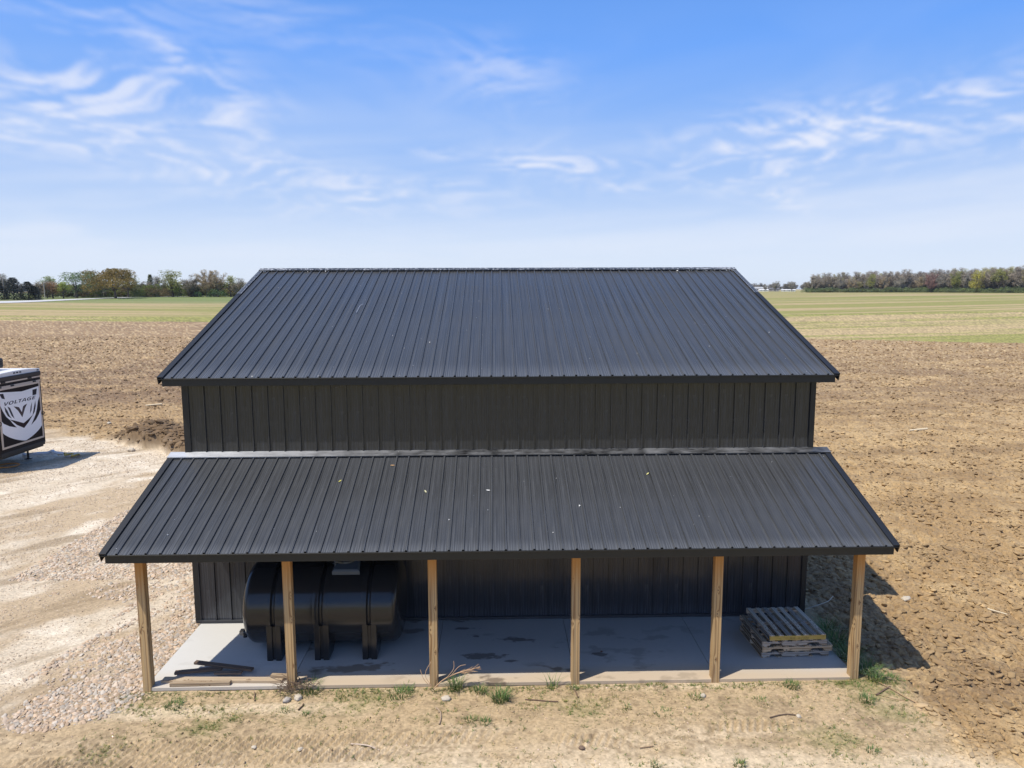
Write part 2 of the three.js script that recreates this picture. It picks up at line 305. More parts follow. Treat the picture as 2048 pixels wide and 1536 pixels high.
function ribbed(profile, L, axis) {       // a folded sheet: profile [u, n] pairs swept along L, with true thickness
  const T = 0.0025, P = [], U = [];
  const quad = (a, b, c, d, ua, ub) => { P.push(...a, ...b, ...c, ...a, ...c, ...d); U.push(ua, 0, ub, 0, ub, 1, ua, 0, ub, 1, ua, 1); };
  const V = (u, n, l) => axis === 'slope' ? [u, n, -l] : [u, l, n];
  const span = profile[profile.length - 1][0];
  for (let i = 0; i + 1 < profile.length; i++) {
    const [u0, n0] = profile[i], [u1, n1] = profile[i + 1];
    quad(V(u0, n0, 0), V(u1, n1, 0), V(u1, n1, L), V(u0, n0, L), u0 / span, u1 / span);
    quad(V(u1, n1 - T, 0), V(u0, n0 - T, 0), V(u0, n0, 0), V(u1, n1, 0), u0 / span, u1 / span);
  }
  const g = new THREE.BufferGeometry(); g.setAttribute('position', new THREE.Float32BufferAttribute(P, 3)); g.setAttribute('uv', new THREE.Float32BufferAttribute(U, 2)); g.computeVertexNormals(); return g;
}
function roofSlope(name, eaveY, eaveZ, topY, topZ, half, n, label) {
  const run = eaveZ - topZ, rise = topY - eaveY, L = Math.hypot(run, rise), a = Math.atan2(rise, run), w = 2 * half / n;
  const roof = mesh(name, box(2 * half - 0.06, 0.03, L - 0.05, 0, -0.035, -L / 2), darkMat, barn);
  roof.position.set(0, eaveY, eaveZ); roof.rotation.x = a; if (label) roof.userData.label = label;
  const prof = [[0, 0], [.010, .027], [.036, .027], [.046, 0], [.096, 0], [.106, .0022], [.116, 0], [.160, 0], [.170, .0022], [.180, 0], [w, 0]];
  const g = ribbed(prof, L, 'slope'), R = rng(n + Math.round(L * 100));
  for (let i = 0; i < n; i++) { const m = mesh('roof_panel', g, roofMats[Math.floor(R() * 4)], roof); m.position.set(-half + i * w, (R() - 0.5) * 0.0016, 0.012 + (R() - .5) * .006); m.rotation.z = (R() - 0.5) * 0.006; }
  return { roof, L, a, w };
}
const KM = 6.461, KL = 6.4315;
const mainR = roofSlope('roof', 5.008, -2.085, 7.184, -8.47, KM, 56), leanR = roofSlope('lean_to_roof', 2.472, 0.341, 3.484, -2.415, KL, 56);
// rear slope, out of sight from the front
{ const b = mesh('roof', mergeGeometries([box(2 * KM, 0.04, mainR.L, 0, -0.02, mainR.L / 2), ...[...Array(56)].map((_, i) => box(0.034, 0.021, mainR.L - .01, -KM + (i + .1) * mainR.w, 0.0105, mainR.L / 2))]), roofMats[0], barn); b.position.set(0, 5.008, -14.855); b.rotation.x = -mainR.a; b.rotation.order = 'XYZ'; b.scale.z = -1; b.position.set(0, 5.008, -14.855); }
// trim: eave fascias, drip edges, rakes, ridge
function eave(y, z, half) {
  mesh('fascia', rbox(2 * half - 0.10, 0.135, 0.03, 0.006, 0, y - 0.09, z - 0.03), trimMat, barn);
  mesh('drip_edge', rbox(2 * half + 0.01, 0.022, 0.034, 0.006, 0, y - 0.019, z + 0.002), trimMat, barn);
}
eave(5.008, -2.085, KM); eave(2.472, 0.341, KL);
mesh('soffit', box(2 * KM - 0.14, 0.012, 0.30, 0, 4.868, -2.255), trimMat, barn);
const scuff = (dense) => dtex(1024, 64, (u, v, i, j) => { const e = Math.max(sst(0.12, 0, u), sst(0.88, 1, u)), s = fbm(u * 300, v * 9, 2) * 0.7 + hash(i >> 1, j >> 2) * 0.3, t = 0.66 - e * 0.13 * dense; return s > t ? [.55, .57, .6] : [.03, .032, .036]; });
{
  const ridge = mesh('ridge_cap', mergeGeometries([box(2 * KM + 0.02, 0.012, 0.17, 0, 0.034, -0.085).applyMatrix4(new THREE.Matrix4().makeRotationX(0.0)), box(2 * KM + 0.02, 0.02, 0.012, 0, 0.03, 0.002)]), std(1, 1, 1, 0.45, { map: scuff(1) }), barn);
  ridge.position.set(0, 7.184 + 0.012 - 0.17 * Math.sin(mainR.a), -8.47 + 0.17 * Math.cos(mainR.a)); ridge.rotation.x = mainR.a;
  const rb = mesh('ridge_cap', box(2 * KM + 0.02, 0.012, 0.17, 0, 0.034, 0.085), trimMat, barn); rb.position.set(0, 7.184 + 0.012 - 0.17 * Math.sin(mainR.a), -8.47 - 0.17 * Math.cos(mainR.a)); rb.rotation.x = -mainR.a;
}
function rake(R, y, z, half, scuffed) {
  for (const s of [-1, 1]) {
    const t = mesh('rake_trim', mergeGeometries([box(0.10, 0.01, R.L + 0.03, s * (half - 0.043), 0.027, -R.L / 2 + .01), box(0.014, 0.15, R.L + 0.02, s * (half + 0.011), -0.043, -R.L / 2 + .012)]), trimMat, barn);
    t.position.set(0, y, z); t.rotation.x = R.a;
    if (scuffed) { const k = mesh('rake_trim', box(0.104, 0.004, R.L * 0.30, s * (half - 0.041), 0.034, -R.L * 0.85 + .01), std(1, 1, 1, 0.4, { map: scuff(2.2), metalness: 0.3 }), barn); k.position.set(0, y, z); k.rotation.x = R.a; k.userData.label = 'scuffed silvery upper end of the roof edge trim'; }
  }
}
rake(mainR, 5.008, -2.085, KM, true); rake(leanR, 2.472, 0.341, KL, false);
// flashing where the lean-to roof meets the wall
{
  const map = dtex(1024, 32, (u, v) => { const k = lerp(0.60, 0.13, sst(0.0, 0.42, u)) + 0.25 * (fbm(u * 90, v * 3, 3) - 0.5) + 0.1 * (vn(u * 41, 1) - .5); return [k * .95, k * .97, k]; });
  const f = mesh('wall_flashing', mergeGeometries([box(2 * KL + 0.06, 0.006, 0.20, 0, 0.036, 0.10), box(2 * KL + 0.06, 0.02, 0.006, 0, 0.029, 0.201)]), std(.95, .95, .97, 0.42, { metalness: 0.35, map }), barn);
  f.position.set(0, 3.484, -D + 0.0); f.rotation.x = leanR.a * 0.9; f.userData.label = 'silvery scuffed metal flashing strip';
}
// walls of narrow ribbed panels
function wall(y0, y1, label) {
  const half = 6.17, n = 40, m = 0.085, w = (2 * half - 2 * m) / n;
  const wl = mesh('wall', box(2 * half - 0.02, y1 - y0, 0.05, 0, (y0 + y1) / 2, -D - 0.035), darkMat, barn); if (label) wl.userData.label = label;
  const prof = [[0, 0], [.003, .032], [.025, .032], [.028, 0], [.09, 0], [.094, .002], [.12, .002], [.124, 0], [.18, 0], [.184, .002], [.21, .002], [.214, 0], [w, 0]], g = ribbed(prof, y1 - y0, 'up'), R = rng(Math.round(y1 * 10));
  for (let i = 0; i < n; i++) { const p = mesh('wall_panel', g, wallMats[Math.floor(R() * 4)], wl); p.position.set(-half + m + i * w, y0, -D + (R() - 0.5) * 0.002); p.rotation.y = (R() - .5) * 0.006; }
  for (const s of [-1, 1]) mesh('corner_trim', box(0.10, y1 - y0, 0.012, s * (half - 0.045), (y0 + y1) / 2, -D + 0.030), trimMat, wl);
}
wall(3.44, 4.87); wall(0.05, 3.30);
mesh('base_trim', mergeGeometries([box(12.34, 0.05, 0.03, 0, 0.03, -D + 0.02), box(12.34, 0.012, 0.05, 0, 0.061, -D + 0.03)]), std(.05, .052, .058, 0.4), barn);
{ // side and rear walls with gables
  const sh = new THREE.Shape(); sh.moveTo(-D, 0); sh.lineTo(-14.5, 0); sh.lineTo(-14.5, 5.0); sh.lineTo(-8.47, 7.05); sh.lineTo(-D, 5.0); sh.closePath();
  for (const s of [-1, 1]) {
    const g = new THREE.ExtrudeGeometry(sh, { depth: 0.05, bevelEnabled: false }).rotateY(-Math.PI / 2).scale(1, 1, 1); g.rotateY(0);
    // shape x ran along z: after the turn local z = shape x
    const w = mesh('wall', mergeGeometries([g.toNonIndexed(), ...[...Array(38)].map((_, i) => box(0.02, 5.0, 0.024, s * 0.03 + (s > 0 ? 0 : -0.05), 2.5, -D - 0.25 - i * 0.31).toNonIndexed())].map((q) => { const k = q.clone(); for (const a of Object.keys(k.attributes)) if (!['position', 'normal', 'uv'].includes(a)) k.deleteAttribute(a); return k; })), wallMats[1], barn);
    w.position.x = s * 6.14 + (s < 0 ? 0.05 : 0);
  }
  mesh('wall', box(12.28, 5.0, 0.05, 0, 2.5, -14.5), wallMats[0], barn);
}
// lean-to timber
mesh('header_beam', plank(12.1, 0.24, 0.04).translate(0, 2.40, -0.165), boardMats[1], barn);
mesh('header_beam', plank(12.1, 0.10, 0.04).translate(0, 2.36, 0.022), boardMats[1], barn);
for (let i = 0; i < 6; i++) {
  const x = -W2 + 0.07 + i * (12.19 - 0.14) / 5, low = i === 0 ? -0.22 : -0.15, h = 2.45 - low;
  const g = plank(0.14, h, 0.14, 0.006), uv = g.attributes.uv; if (i % 2) for (let k = 0; k < uv.count; k++) uv.setX(k, 1.37 - uv.getX(k));
  const p = mesh('post', g.translate(0, h / 2, 0), postMats[i % 3], barn); p.position.set(x, low, -0.07); p.rotation.y = (i % 2 ? 1 : -1) * 0.012;
}
for (let i = 0; i < 7; i++) { const r = mesh('rafter', plank(0.038, 0.12, 2.75).translate(0, -0.11, -1.45), boardMats[1], barn); r.position.set(-6 + i * 2, 2.472, 0.341); r.rotation.x = leanR.a; }

// ------------------------------------------------------------------ concrete slab, in five bays
{
  const conc = (k) => std(1, 1, 1, 0.85, {
    map: dtex(512, 512, (u, v) => {
      const x = (u + k) * 2.4, z = v * 2.4, n = fbm(x * 0.9, z * 0.9, 4), f = fbm(x * 26, z * 26, 3);
      let c = k ? mix3([.42, .41, .39], [.50, .485, .46], n * 0.7 + f * 0.3) : mix3([.52, .51, .49], [.58, .57, .55], n * 0.7 + f * 0.3);
      const dirt = sst(0.60, 0.72, fbm(x * 2.6 + 8, z * 4.4, 5)) * sst(0.42, 0.55, fbm(x * 0.6 + 3, z * 0.7, 2)) * [0.1, 0.7, 0.9, 0.35, 0.3][k] * 0.85;
      const dust = sst(0.74, 0.95, v + (n - .5) * 0.15) * (k ? 0.8 : 0.35);
      c = mix3(c, [.50, .385, .26], dust); c = mix3(c, [.13, .095, .065], clamp(dirt));
      if (k === 1) { const d = Math.hypot((u - .42 + (v - .75) * 1.6) / .30, (v - .77) / .07) + (fbm(u * 16, v * 30, 4) - .5) * 1.7; c = mix3(c, [.17, .125, .085], sst(1, 0.45, d) * 0.75); }
      if (k === 2) { for (const [cx, cz, rx, rz] of [[.62, .36, .16, .05], [.34, .62, .18, .05], [.28, .30, .03, .02], [.2, .16, .12, .02], [.55, .7, .05, .02]]) { const d = Math.hypot((u - cx) / rx, (v - cz) / rz) + (fbm(u * 22, v * 40, 3) - .5) * 1.5; c = mix3(c, [.075, .052, .040], sst(1, 0.5, d) * 0.68); } }
      if (k === 3) { const d = Math.hypot((u - .21) / .07, (v - .62) / .03) + (fbm(u * 22, v * 40, 3) - .5) * 1.5; c = mix3(c, [.09, .06, .045], sst(1, 0.6, d) * 0.7); const e = Math.hypot((u - .24) / .012, (v - .575) / .014); c = mix3(c, [.22, .08, .02], sst(1, 0.5, e)); }
      return c;
    }),
    bumpMap: null,
  });
  const slab = struct('concrete_slab', box(12.12, 0.20, 2.36, 0, -0.118, -1.205), std(.30, .285, .26, 0.9));
  const w = 12.16 / 5;
  for (let k = 0; k < 5; k++) {
    const g = new RoundedBoxGeometry(w - 0.010, 0.06, 2.395, 1, 0.005), uv = g.attributes.uv, p = g.attributes.position;
    for (let i = 0; i < p.count; i++) uv.setXY(i, p.getX(i) / w + 0.5, p.getZ(i) / 2.4 + 0.5);
    const m = mesh('slab_section', g, conc(k), slab); m.position.set(-6.08 + w * (k + 0.5), -0.03, -1.2025);
  }
}

// ------------------------------------------------------------------ horizontal tank on moulded legs
{
  const t = thing('water_tank', 'big black plastic horizontal tank on moulded legs under the porch roof', 'tank', null, [-3.31, 0, -1.62]);
  const mat = std(.022, .023, .025, 0.17, { bumpMap: dtex(256, 256, (u, v, i, j) => { const h = fbm(u * 60, v * 60, 2); return [h, h, h]; }, false), bumpScale: 0.0006 });
  const R = 0.765, legs = [-0.845, 0.01, 0.87], pts = [], add = (x, r) => pts.push(new THREE.Vector2(Math.max(r, 0.0005), x));
  const x0 = -1.24, x1 = 1.21;
  for (let k = 0; k <= 14; k++) { const a = k / 14 * Math.PI / 2; add(x0 - 0.22 * Math.pow(Math.cos(a), 0.8), R * Math.pow(Math.sin(a), 0.42)); }
  for (const l of legs) { add(l - 0.15, R); add(l - 0.135, R + 0.012); add(l - 0.046, R + 0.012); add(l - 0.040, R + 0.008); add(l - 0.026, R - 0.045); add(l + 0.026, R - 0.045); add(l + 0.040, R + 0.008); add(l + 0.046, R + 0.012); add(l + 0.135, R + 0.012); add(l + 0.15, R); }
  for (let k = 14; k >= 0; k--) { const a = k / 14 * Math.PI / 2; add(x1 + 0.22 * Math.pow(Math.cos(a), 0.8), R * Math.pow(Math.sin(a), 0.42)); }
  const body = mesh('body', new THREE.LatheGeometry(pts, 72).rotateZ(-Math.PI / 2).translate(0, 0.815, 0), mat, t);
  for (const l of legs) {
    const s = new THREE.Shape(); s.moveTo(-0.76, 0); s.lineTo(-0.75, 0.64); s.lineTo(0.75, 0.64); s.lineTo(0.76, 0); s.lineTo(0.42, 0); s.bezierCurveTo(0.36, 0.08, 0.2, 0.10, 0, 0.10); s.bezierCurveTo(-0.2, 0.10, -0.36, 0.08, -0.42, 0); s.closePath();
    const half = (off) => new THREE.ExtrudeGeometry(s, { depth: 0.085, bevelEnabled: true, bevelSize: 0.012, bevelThickness: 0.012, bevelSegments: 2 }).rotateY(-Math.PI / 2).translate(off, 0.012, 0);
    const core = new THREE.ExtrudeGeometry(s, { depth: 0.05, bevelEnabled: false }).rotateY(-Math.PI / 2).scale(1, 0.98, 0.975).translate(0.025, 0.012, 0);
    const leg = mesh('leg', mergeGeometries([half(0.127), half(-0.03), core]), mat, t); leg.position.x = l; leg.scale.y = 0.985;
  }
  const padShape = new THREE.Shape(); padShape.moveTo(-.22, -.15); padShape.lineTo(.22, -.15); padShape.lineTo(.18, .2); padShape.lineTo(-.18, .2); padShape.closePath();
  const pad = mesh('label_pad', new THREE.ExtrudeGeometry(padShape, { depth: 0.07, bevelEnabled: true, bevelSize: 0.03, bevelThickness: 0.03, bevelSegments: 1 }).rotateX(-Math.PI / 2), std(.10, .125, .16, 0.22), t); pad.position.set(0.42, 1.515, 0.24); pad.rotation.x = 0.30; pad.userData.label = 'flat moulded pad near the top of the tank';
  mesh('manway_lid', mergeGeometries([new THREE.CylinderGeometry(0.26, 0.28, 0.10, 32), new THREE.CylinderGeometry(0.21, 0.23, 0.06, 32).translate(0, 0.07, 0)]).translate(0.36, 1.60, 0), mat, t);
  const fit = mesh('outlet_fitting', mergeGeometries([new THREE.CylinderGeometry(0.05, 0.05, 0.16, 16).rotateZ(Math.PI / 2), new THREE.CylinderGeometry(0.07, 0.07, 0.03, 8).rotateZ(Math.PI / 2).translate(-0.03, 0, 0), new THREE.CylinderGeometry(0.04, 0.04, 0.12, 12).translate(-0.06, -0.03, 0)]), mat, t); fit.position.set(-1.54, 0.20, 0.05);
}
tag(mesh('wood_block', plank(0.24, 0.09, 0.12).translate(-5.0, 0.045, -1.90), boardMats[0]), 'short pale wood block on the slab behind the tank end', 'wood block');

// ------------------------------------------------------------------ pallets
function pallet(label, x, y, z, wx, dz, kind, turn, seed) {
  const t = thing('pallet', label, 'pallet', 'pallets stacked on the slab', [x, y, z], turn), R = rng(seed), H = 0.078, Tk = 0.014;
  const s = new THREE.Shape(); s.moveTo(-wx / 2, 0);
  if (kind !== 'solid') for (const c of [-wx * 0.29, wx * 0.29]) { s.lineTo(c - 0.125, 0); s.lineTo(c - 0.11, 0.032); s.lineTo(c - 0.085, 0.046); s.lineTo(c + 0.085, 0.046); s.lineTo(c + 0.11, 0.032); s.lineTo(c + 0.125, 0); }
  s.lineTo(wx / 2, 0); s.lineTo(wx / 2, H); s.lineTo(-wx / 2, H); s.closePath();
  const sg = new THREE.ExtrudeGeometry(s, { depth: 0.038, bevelEnabled: false }), uv = sg.attributes.uv, p = sg.attributes.position;
  for (let i = 0; i < p.count; i++) uv.setXY(i, p.getY(i) * 9 + p.getZ(i) * 6, p.getX(i) / wx + 0.5);
  [dz / 2 - 0.038, -0.019, -dz / 2].forEach((zz, i) => { const m = mesh('stringer', sg, kind === 'solid' && i === 0 ? yellowMat : palletMats[Math.floor(R() * 4)], t); m.position.set(0, Tk, zz); if (kind === 'solid' && i === 0) m.userData.label = 'yellow painted front rail with faint worn lettering'; });
  const n = 7, bw = kind === 'solid' ? 0.088 : 0.09, bg = plank(bw, Tk, dz - 0.004, 0.002);
  for (let i = 0; i < n; i++) { const m = mesh('deck_board', bg, kind === 'solid' ? palletMats[R() < 0.7 ? 3 : 2] : palletMats[Math.floor(R() * 3)], t); m.position.set(-wx / 2 + bw / 2 + i * (wx - bw) / (n - 1) + (R() - 0.5) * 0.024, Tk + H + Tk / 2 + 0.0005, (R() - 0.5) * 0.008); m.rotation.y = (R() - .5) * 0.012; }
  for (let i = 0; i < 5; i++) { const m = mesh('bottom_board', bg, palletMats[Math.floor(R() * 3)], t); m.position.set(-wx / 2 + bw / 2 + i * (wx - bw) / 4, Tk / 2 - 0.0005, 0); }
}
const yellowMat = std(1, 1, 1, 0.75, { map: (() => { const cv = document.createElement('canvas'); cv.width = 64; cv.height = 1024; const k = cv.getContext('2d'); k.fillStyle = '#b8a058'; k.fillRect(0, 0, 64, 1024); const R = rng(4); for (let i = 0; i < 900; i++) { k.fillStyle = `rgba(${90 + R() * 70},${75 + R() * 50},${20 + R() * 30},${R() * 0.25})`; k.fillRect(R() * 64, R() * 1024, 1 + R() * 3, 10 + R() * 80); } for (let i = 0; i < 26; i++) { k.fillStyle = `rgba(70,52,24,${0.25 + R() * 0.4})`; k.fillRect(22 + R() * 5, 320 + i * 17, 14 + R() * 8, 4 + R() * 9); } const t = new THREE.CanvasTexture(cv); t.colorSpace = THREE.SRGBColorSpace; t.wrapS = t.wrapT = THREE.RepeatWrapping; return t; })() });
pallet('weathered brown pallet at the very bottom of the stack', 5.27, 0.002, -1.25, 1.25, 1.08, 'notched', 0.035, 31);
pallet('brown pallet second from the bottom of the stack, sticking out right', 5.31, 0.110, -1.24, 1.28, 1.08, 'notched', 0.02, 32);
pallet('brown pallet with notched rail directly under the top pallet', 5.24, 0.218, -1.24, 1.2, 1.1, 'notched', 0.04, 33);
pallet('topmost pallet with greyish slats and a yellow front rail', 5.30, 0.326, -1.27, 1.03, 1.16, 'solid', 0.03, 34);

// ------------------------------------------------------------------ loose boards by the corner post
function board(label, a, b, w, h, y, mat, roll = 0) {
  const L = Math.hypot(b[0] - a[0], b[1] - a[1]), o = mesh('board', plank(L, h, w), mat); o.position.set((a[0] + b[0]) / 2, y + h / 2, (a[1] + b[1]) / 2); o.rotation.set(0, -Math.atan2(b[1] - a[1], b[0] - a[0]), roll); tag(o, label, 'board', 'loose boards on the slab corner');
}
board('long pale board lying along the slab edge beneath the others', [-5.86, -0.22], [-3.80, -0.15], 0.14, 0.04, 0.002, boardMats[0]);
board('shorter pale board nearest the slab front edge', [-5.66, -0.06], [-4.66, -0.08], 0.09, 0.06, 0.002, boardMats[1]);
board('dark board on top of the pale board, pointing at the corner post', [-5.72, -0.37], [-4.95, -0.48], 0.09, 0.045, 0.046, boardMats[2], 0.01);
board('dark board farthest back, crossing over the heap', [-5.47, -0.62], [-4.40, -0.43], 0.09, 0.04, 0.075, boardMats[2], -0.045);
board('short grey offcut at the middle of the heap', [-5.03, -0.36], [-4.56, -0.35], 0.09, 0.025, 0.048, boardMats[3]);
board('brown board end poking out beside the second post', [-4.02, -0.24], [-3.66, -0.20], 0.09, 0.04, 0.045, boardMats[1]);

// ------------------------------------------------------------------ travel trailer
{
  const t = thing('travel_trailer', 'dark travel trailer with a black and silver shield on its rear ramp door', 'trailer', null, [-18.26, 0, -16.17], -0.02); t.scale.set(1, 1.035, 1.06);
  const cv = document.createElement('canvas'); cv.width = 768; cv.height = 1024; const k = cv.getContext('2d'), S = (x, y) => [x * 768, y * 1024];
  const poly = (pts, fill) => { k.beginPath(); pts.forEach((p, i) => i ? k.lineTo(...S(...p)) : k.moveTo(...S(...p))); k.closePath(); k.fillStyle = fill; k.fill(); };
  k.fillStyle = '#1b1516'; k.fillRect(0, 0, 768, 1024);
  // silver shield
  k.beginPath(); k.moveTo(...S(0.0, 0.03)); k.lineTo(...S(.55, .09)); k.lineTo(...S(1, .055)); k.lineTo(...S(1, .80)); k.bezierCurveTo(...S(.88, .90), ...S(.70, .955), ...S(.55, .988)); k.bezierCurveTo(...S(.40, .965), ...S(.12, .86), ...S(0, .735)); k.closePath();
  const gr = k.createLinearGradient(0, 40, 0, 1000); gr.addColorStop(0, '#e6e7ea'); gr.addColorStop(.5, '#eeeef2'); gr.addColorStop(1, '#e2e4e8'); k.fillStyle = gr; k.fill();
  poly([[.0, .055], [.10, .065], [.13, .165], [.06, .145]], '#2b2c36'); poly([[.95, .095], [.83, .10], [.82, .205], [.92, .20]], '#2b2c36');
  poly([[0, .25], [.05, .36], [.12, .475], [.21, .555], [.26, .62], [.35, .71], [.18, .655], [.05, .585], [0, .53]], '#221e24');
  poly([[.10, .29], [.16, .37], [.20, .46], [.25, .53], [.16, .47], [.11, .38]], '#34343c'); poly([[.17, .30], [.23, .335], [.28, .45], [.315, .545], [.25, .48]], '#3a3a42');
  poly([[1, .25], [.95, .33], [.91, .45], [.86, .56], [.80, .64], [.72, .735], [.86, .66], [.95, .57], [1, .50]], '#221e24');
  poly([[.88, .31], [.84, .40], [.80, .50], [.77, .575], [.84, .51], [.88, .41]], '#34343c'); poly([[.79, .32], [.745, .40], [.71, .53], [.76, .47]], '#3a3a42');
  poly([[.20, .535], [.37, .60], [.53, .665], [.66, .615], [.79, .555], [.66, .67], [.53, .755], [.36, .665]], '#2c2024');
  poly([[.32, .325], [.40, .345], [.45, .36], [.51, .46], [.55, .365], [.59, .345], [.66, .33], [.60, .40], [.51, .555], [.42, .42]], '#4a3f42');
  k.save(); k.translate(...S(.475, .25)); k.scale(1.22, 0.72); k.fillStyle = '#34313a'; k.font = 'bold italic 116px sans-serif'; k.textAlign = 'center'; k.textBaseline = 'middle'; k.fillText('VOLTAGE', 0, 0, 515); k.restore();
  const art = new THREE.CanvasTexture(cv); art.colorSpace = THREE.SRGBColorSpace;
  const shell = new THREE.MeshPhysicalMaterial({ color: new THREE.Color().setRGB(.018, .015, .015), roughness: .7, specularIntensity: .4 }), beige = std(.56, .47, .39, 0.55), white = std(.70, .70, .70, 0.5), black = std(.015, .015, .016, 0.6);
  const Hh = 3.42, Wd = 2.5;
  mesh('body', rbox(9.4, 2.74, Wd, 0.04, -4.72, 2.0, 0), std(.06, .054, .05, 0.5), t);
  mesh('rear_wall', box(0.03, 2.76, Wd - 0.03, 0.0, 1.99, 0), shell, t);
  { const s = new THREE.Shape(); s.moveTo(-Wd / 2, 0); s.lineTo(-Wd / 2, 0.09); s.quadraticCurveTo(0, 0.21, Wd / 2, 0.09); s.lineTo(Wd / 2, 0); s.closePath(); const g = new THREE.ExtrudeGeometry(s, { depth: 9.36, bevelEnabled: true, bevelSize: 0.012, bevelThickness: 0.012, bevelSegments: 1 }).rotateY(-Math.PI / 2).translate(0.0, 3.375, 0); const cap = mesh('roof', g, white, t);
    for (const zz of [-1.13, -0.16, 0.0, 0.16, 1.13]) mesh('marker_light', rbox(0.03, 0.045, 0.09, 0.01, 0.02, 3.425 + 0.035 * (1 - Math.abs(zz) / 1.25), zz), black, cap); }
  mesh('rear_cap', rbox(0.07, 0.15, Wd + 0.02, 0.02, 0.012, 3.30, 0), std(.014, .014, .02, 0.5), t);
  mesh('hinge_rail', mergeGeometries([box(0.02, 0.05, Wd - 0.1, 0.026, 3.175, 0), box(0.02, 0.06, Wd - 0.1, 0.026, 3.02, 0)]), beige, t);
  for (const zz of [-0.85, 0.35, 1.0]) mesh('hinge', rbox(0.05, 0.05, 0.16, 0.01, 0.04, 3.02, zz), black, t);
  for (const zz of [-0.6, 0.8]) mesh('latch', rbox(0.05, 0.05, 0.2, 0.01, 0.04, 3.18, zz), black, t);
  const door = mesh('ramp_door', box(0.03, 2.05, 2.12, 0.03, 1.90, 0), new THREE.MeshPhysicalMaterial({ map: art, roughness: .65, specularIntensity: .35 }), t); door.userData.label = 'ramp door with silver shield, flames and lettering';
  { const g = door.geometry, uv = g.attributes.uv; /* +x face: u runs towards -z, as read from behind */ }
  for (const [w, h, y, z] of [[2.26, 0.07, 2.955, 0], [2.26, 0.07, 0.845, 0]]) mesh('door_frame', box(0.03, h, w, 0.04, y, z), beige, t);
  for (const z of [-1.095, 1.095]) mesh('door_frame', box(0.028, 2.04, 0.07, 0.04, 1.90, z), beige, t);
  for (const z of [-1.16, 1.16]) { const l = mesh('latch', new THREE.TorusGeometry(0.07, 0.014, 6, 16).rotateY(Math.PI / 2), black, t); l.position.set(0.06, 1.75, z); }
  mesh('bumper', rbox(0.08, 0.14, Wd - 0.1, 0.02, -0.01, 0.60, 0), black, t);
  mesh('skirt', box(9.3, 0.3, Wd - 0.12, -4.7, 0.60, 0), black, t);
  for (const x of [-3.6, -4.5]) for (const z of [-1.0, 1.0]) { const w = mesh('wheel', new THREE.TorusGeometry(0.27, 0.11, 12, 28), black, t); w.position.set(x, 0.38, z); mesh('rim', new THREE.CylinderGeometry(0.19, 0.19, 0.14, 20).rotateX(Math.PI / 2), std(.4, .4, .42, 0.35, { metalness: 0.8 }), w); }
  for (const z of [-0.9, 0.9]) mesh('stabilizer_jack', mergeGeometries([box(0.05, 0.55, 0.05, -0.5, 0.29, z), box(0.2, 0.02, 0.2, -0.5, 0.012, z)]), black, t);
  mesh('tongue', mergeGeometries([box(1.4, 0.1, 0.1, -10, 0.5, 0), box(0.06, 0.5, 0.06, -10.5, 0.27, 0)]), black, t);
  const ac = mesh('air_conditioner', rbox(0.95, 0.36, 0.75, 0.06, -1.13, 3.79, 0.1), std(.035, .038, .045, 0.5), t); mesh('vent_grille', mergeGeometries([...Array(6)].map((_, i) => box(0.012, 0.02, 0.6, -0.652, 3.68 + i * 0.035, 0.1))), black, ac);
}
{ // odds and ends under the trailer's tail
  const R = rng(77), pts = [...Array(9)].map((_, i) => new THREE.Vector3(-19.05 + i * 0.17, 0.08 + 0.1 * R(), -17.35 + 0.25 * Math.sin(i * 1.1) - i * 0.06));
  tag(mesh('drain_hose', new THREE.TubeGeometry(new THREE.CatmullRomCurve3(pts), 60, 0.065, 10), std(.62, .65, .70, 0.6)), 'crumpled pale hose on the ground under the trailer bumper', 'hose');
  const p2 = [...Array(10)].map((_, i) => new THREE.Vector3(-17.9 + i * 0.10, 0.03 + 0.05 * R(), -17.75 + 0.2 * Math.sin(i * 2.1) + .02 * i));
  tag(mesh('power_cord', new THREE.TubeGeometry(new THREE.CatmullRomCurve3(p2), 80, 0.035, 8), std(.55, .36, .05, 0.6)), 'yellow cord bunched in the shade behind the trailer', 'cord');
  const p3 = [...Array(40)].map((_, i) => { const a = i / 39 * Math.PI * 4; return new THREE.Vector3(-18.75 + Math.cos(a) * (0.33 + i * .001), 0.02 + i * 0.0006, -15.95 + Math.sin(a) * 0.33); });
  tag(mesh('extension_cord', new THREE.TubeGeometry(new THREE.CatmullRomCurve3(p3), 140, 0.018, 6), std(.62, .28, .07, 0.6)), 'orange cord coiled in a ring on the shaded ground', 'cord');
}

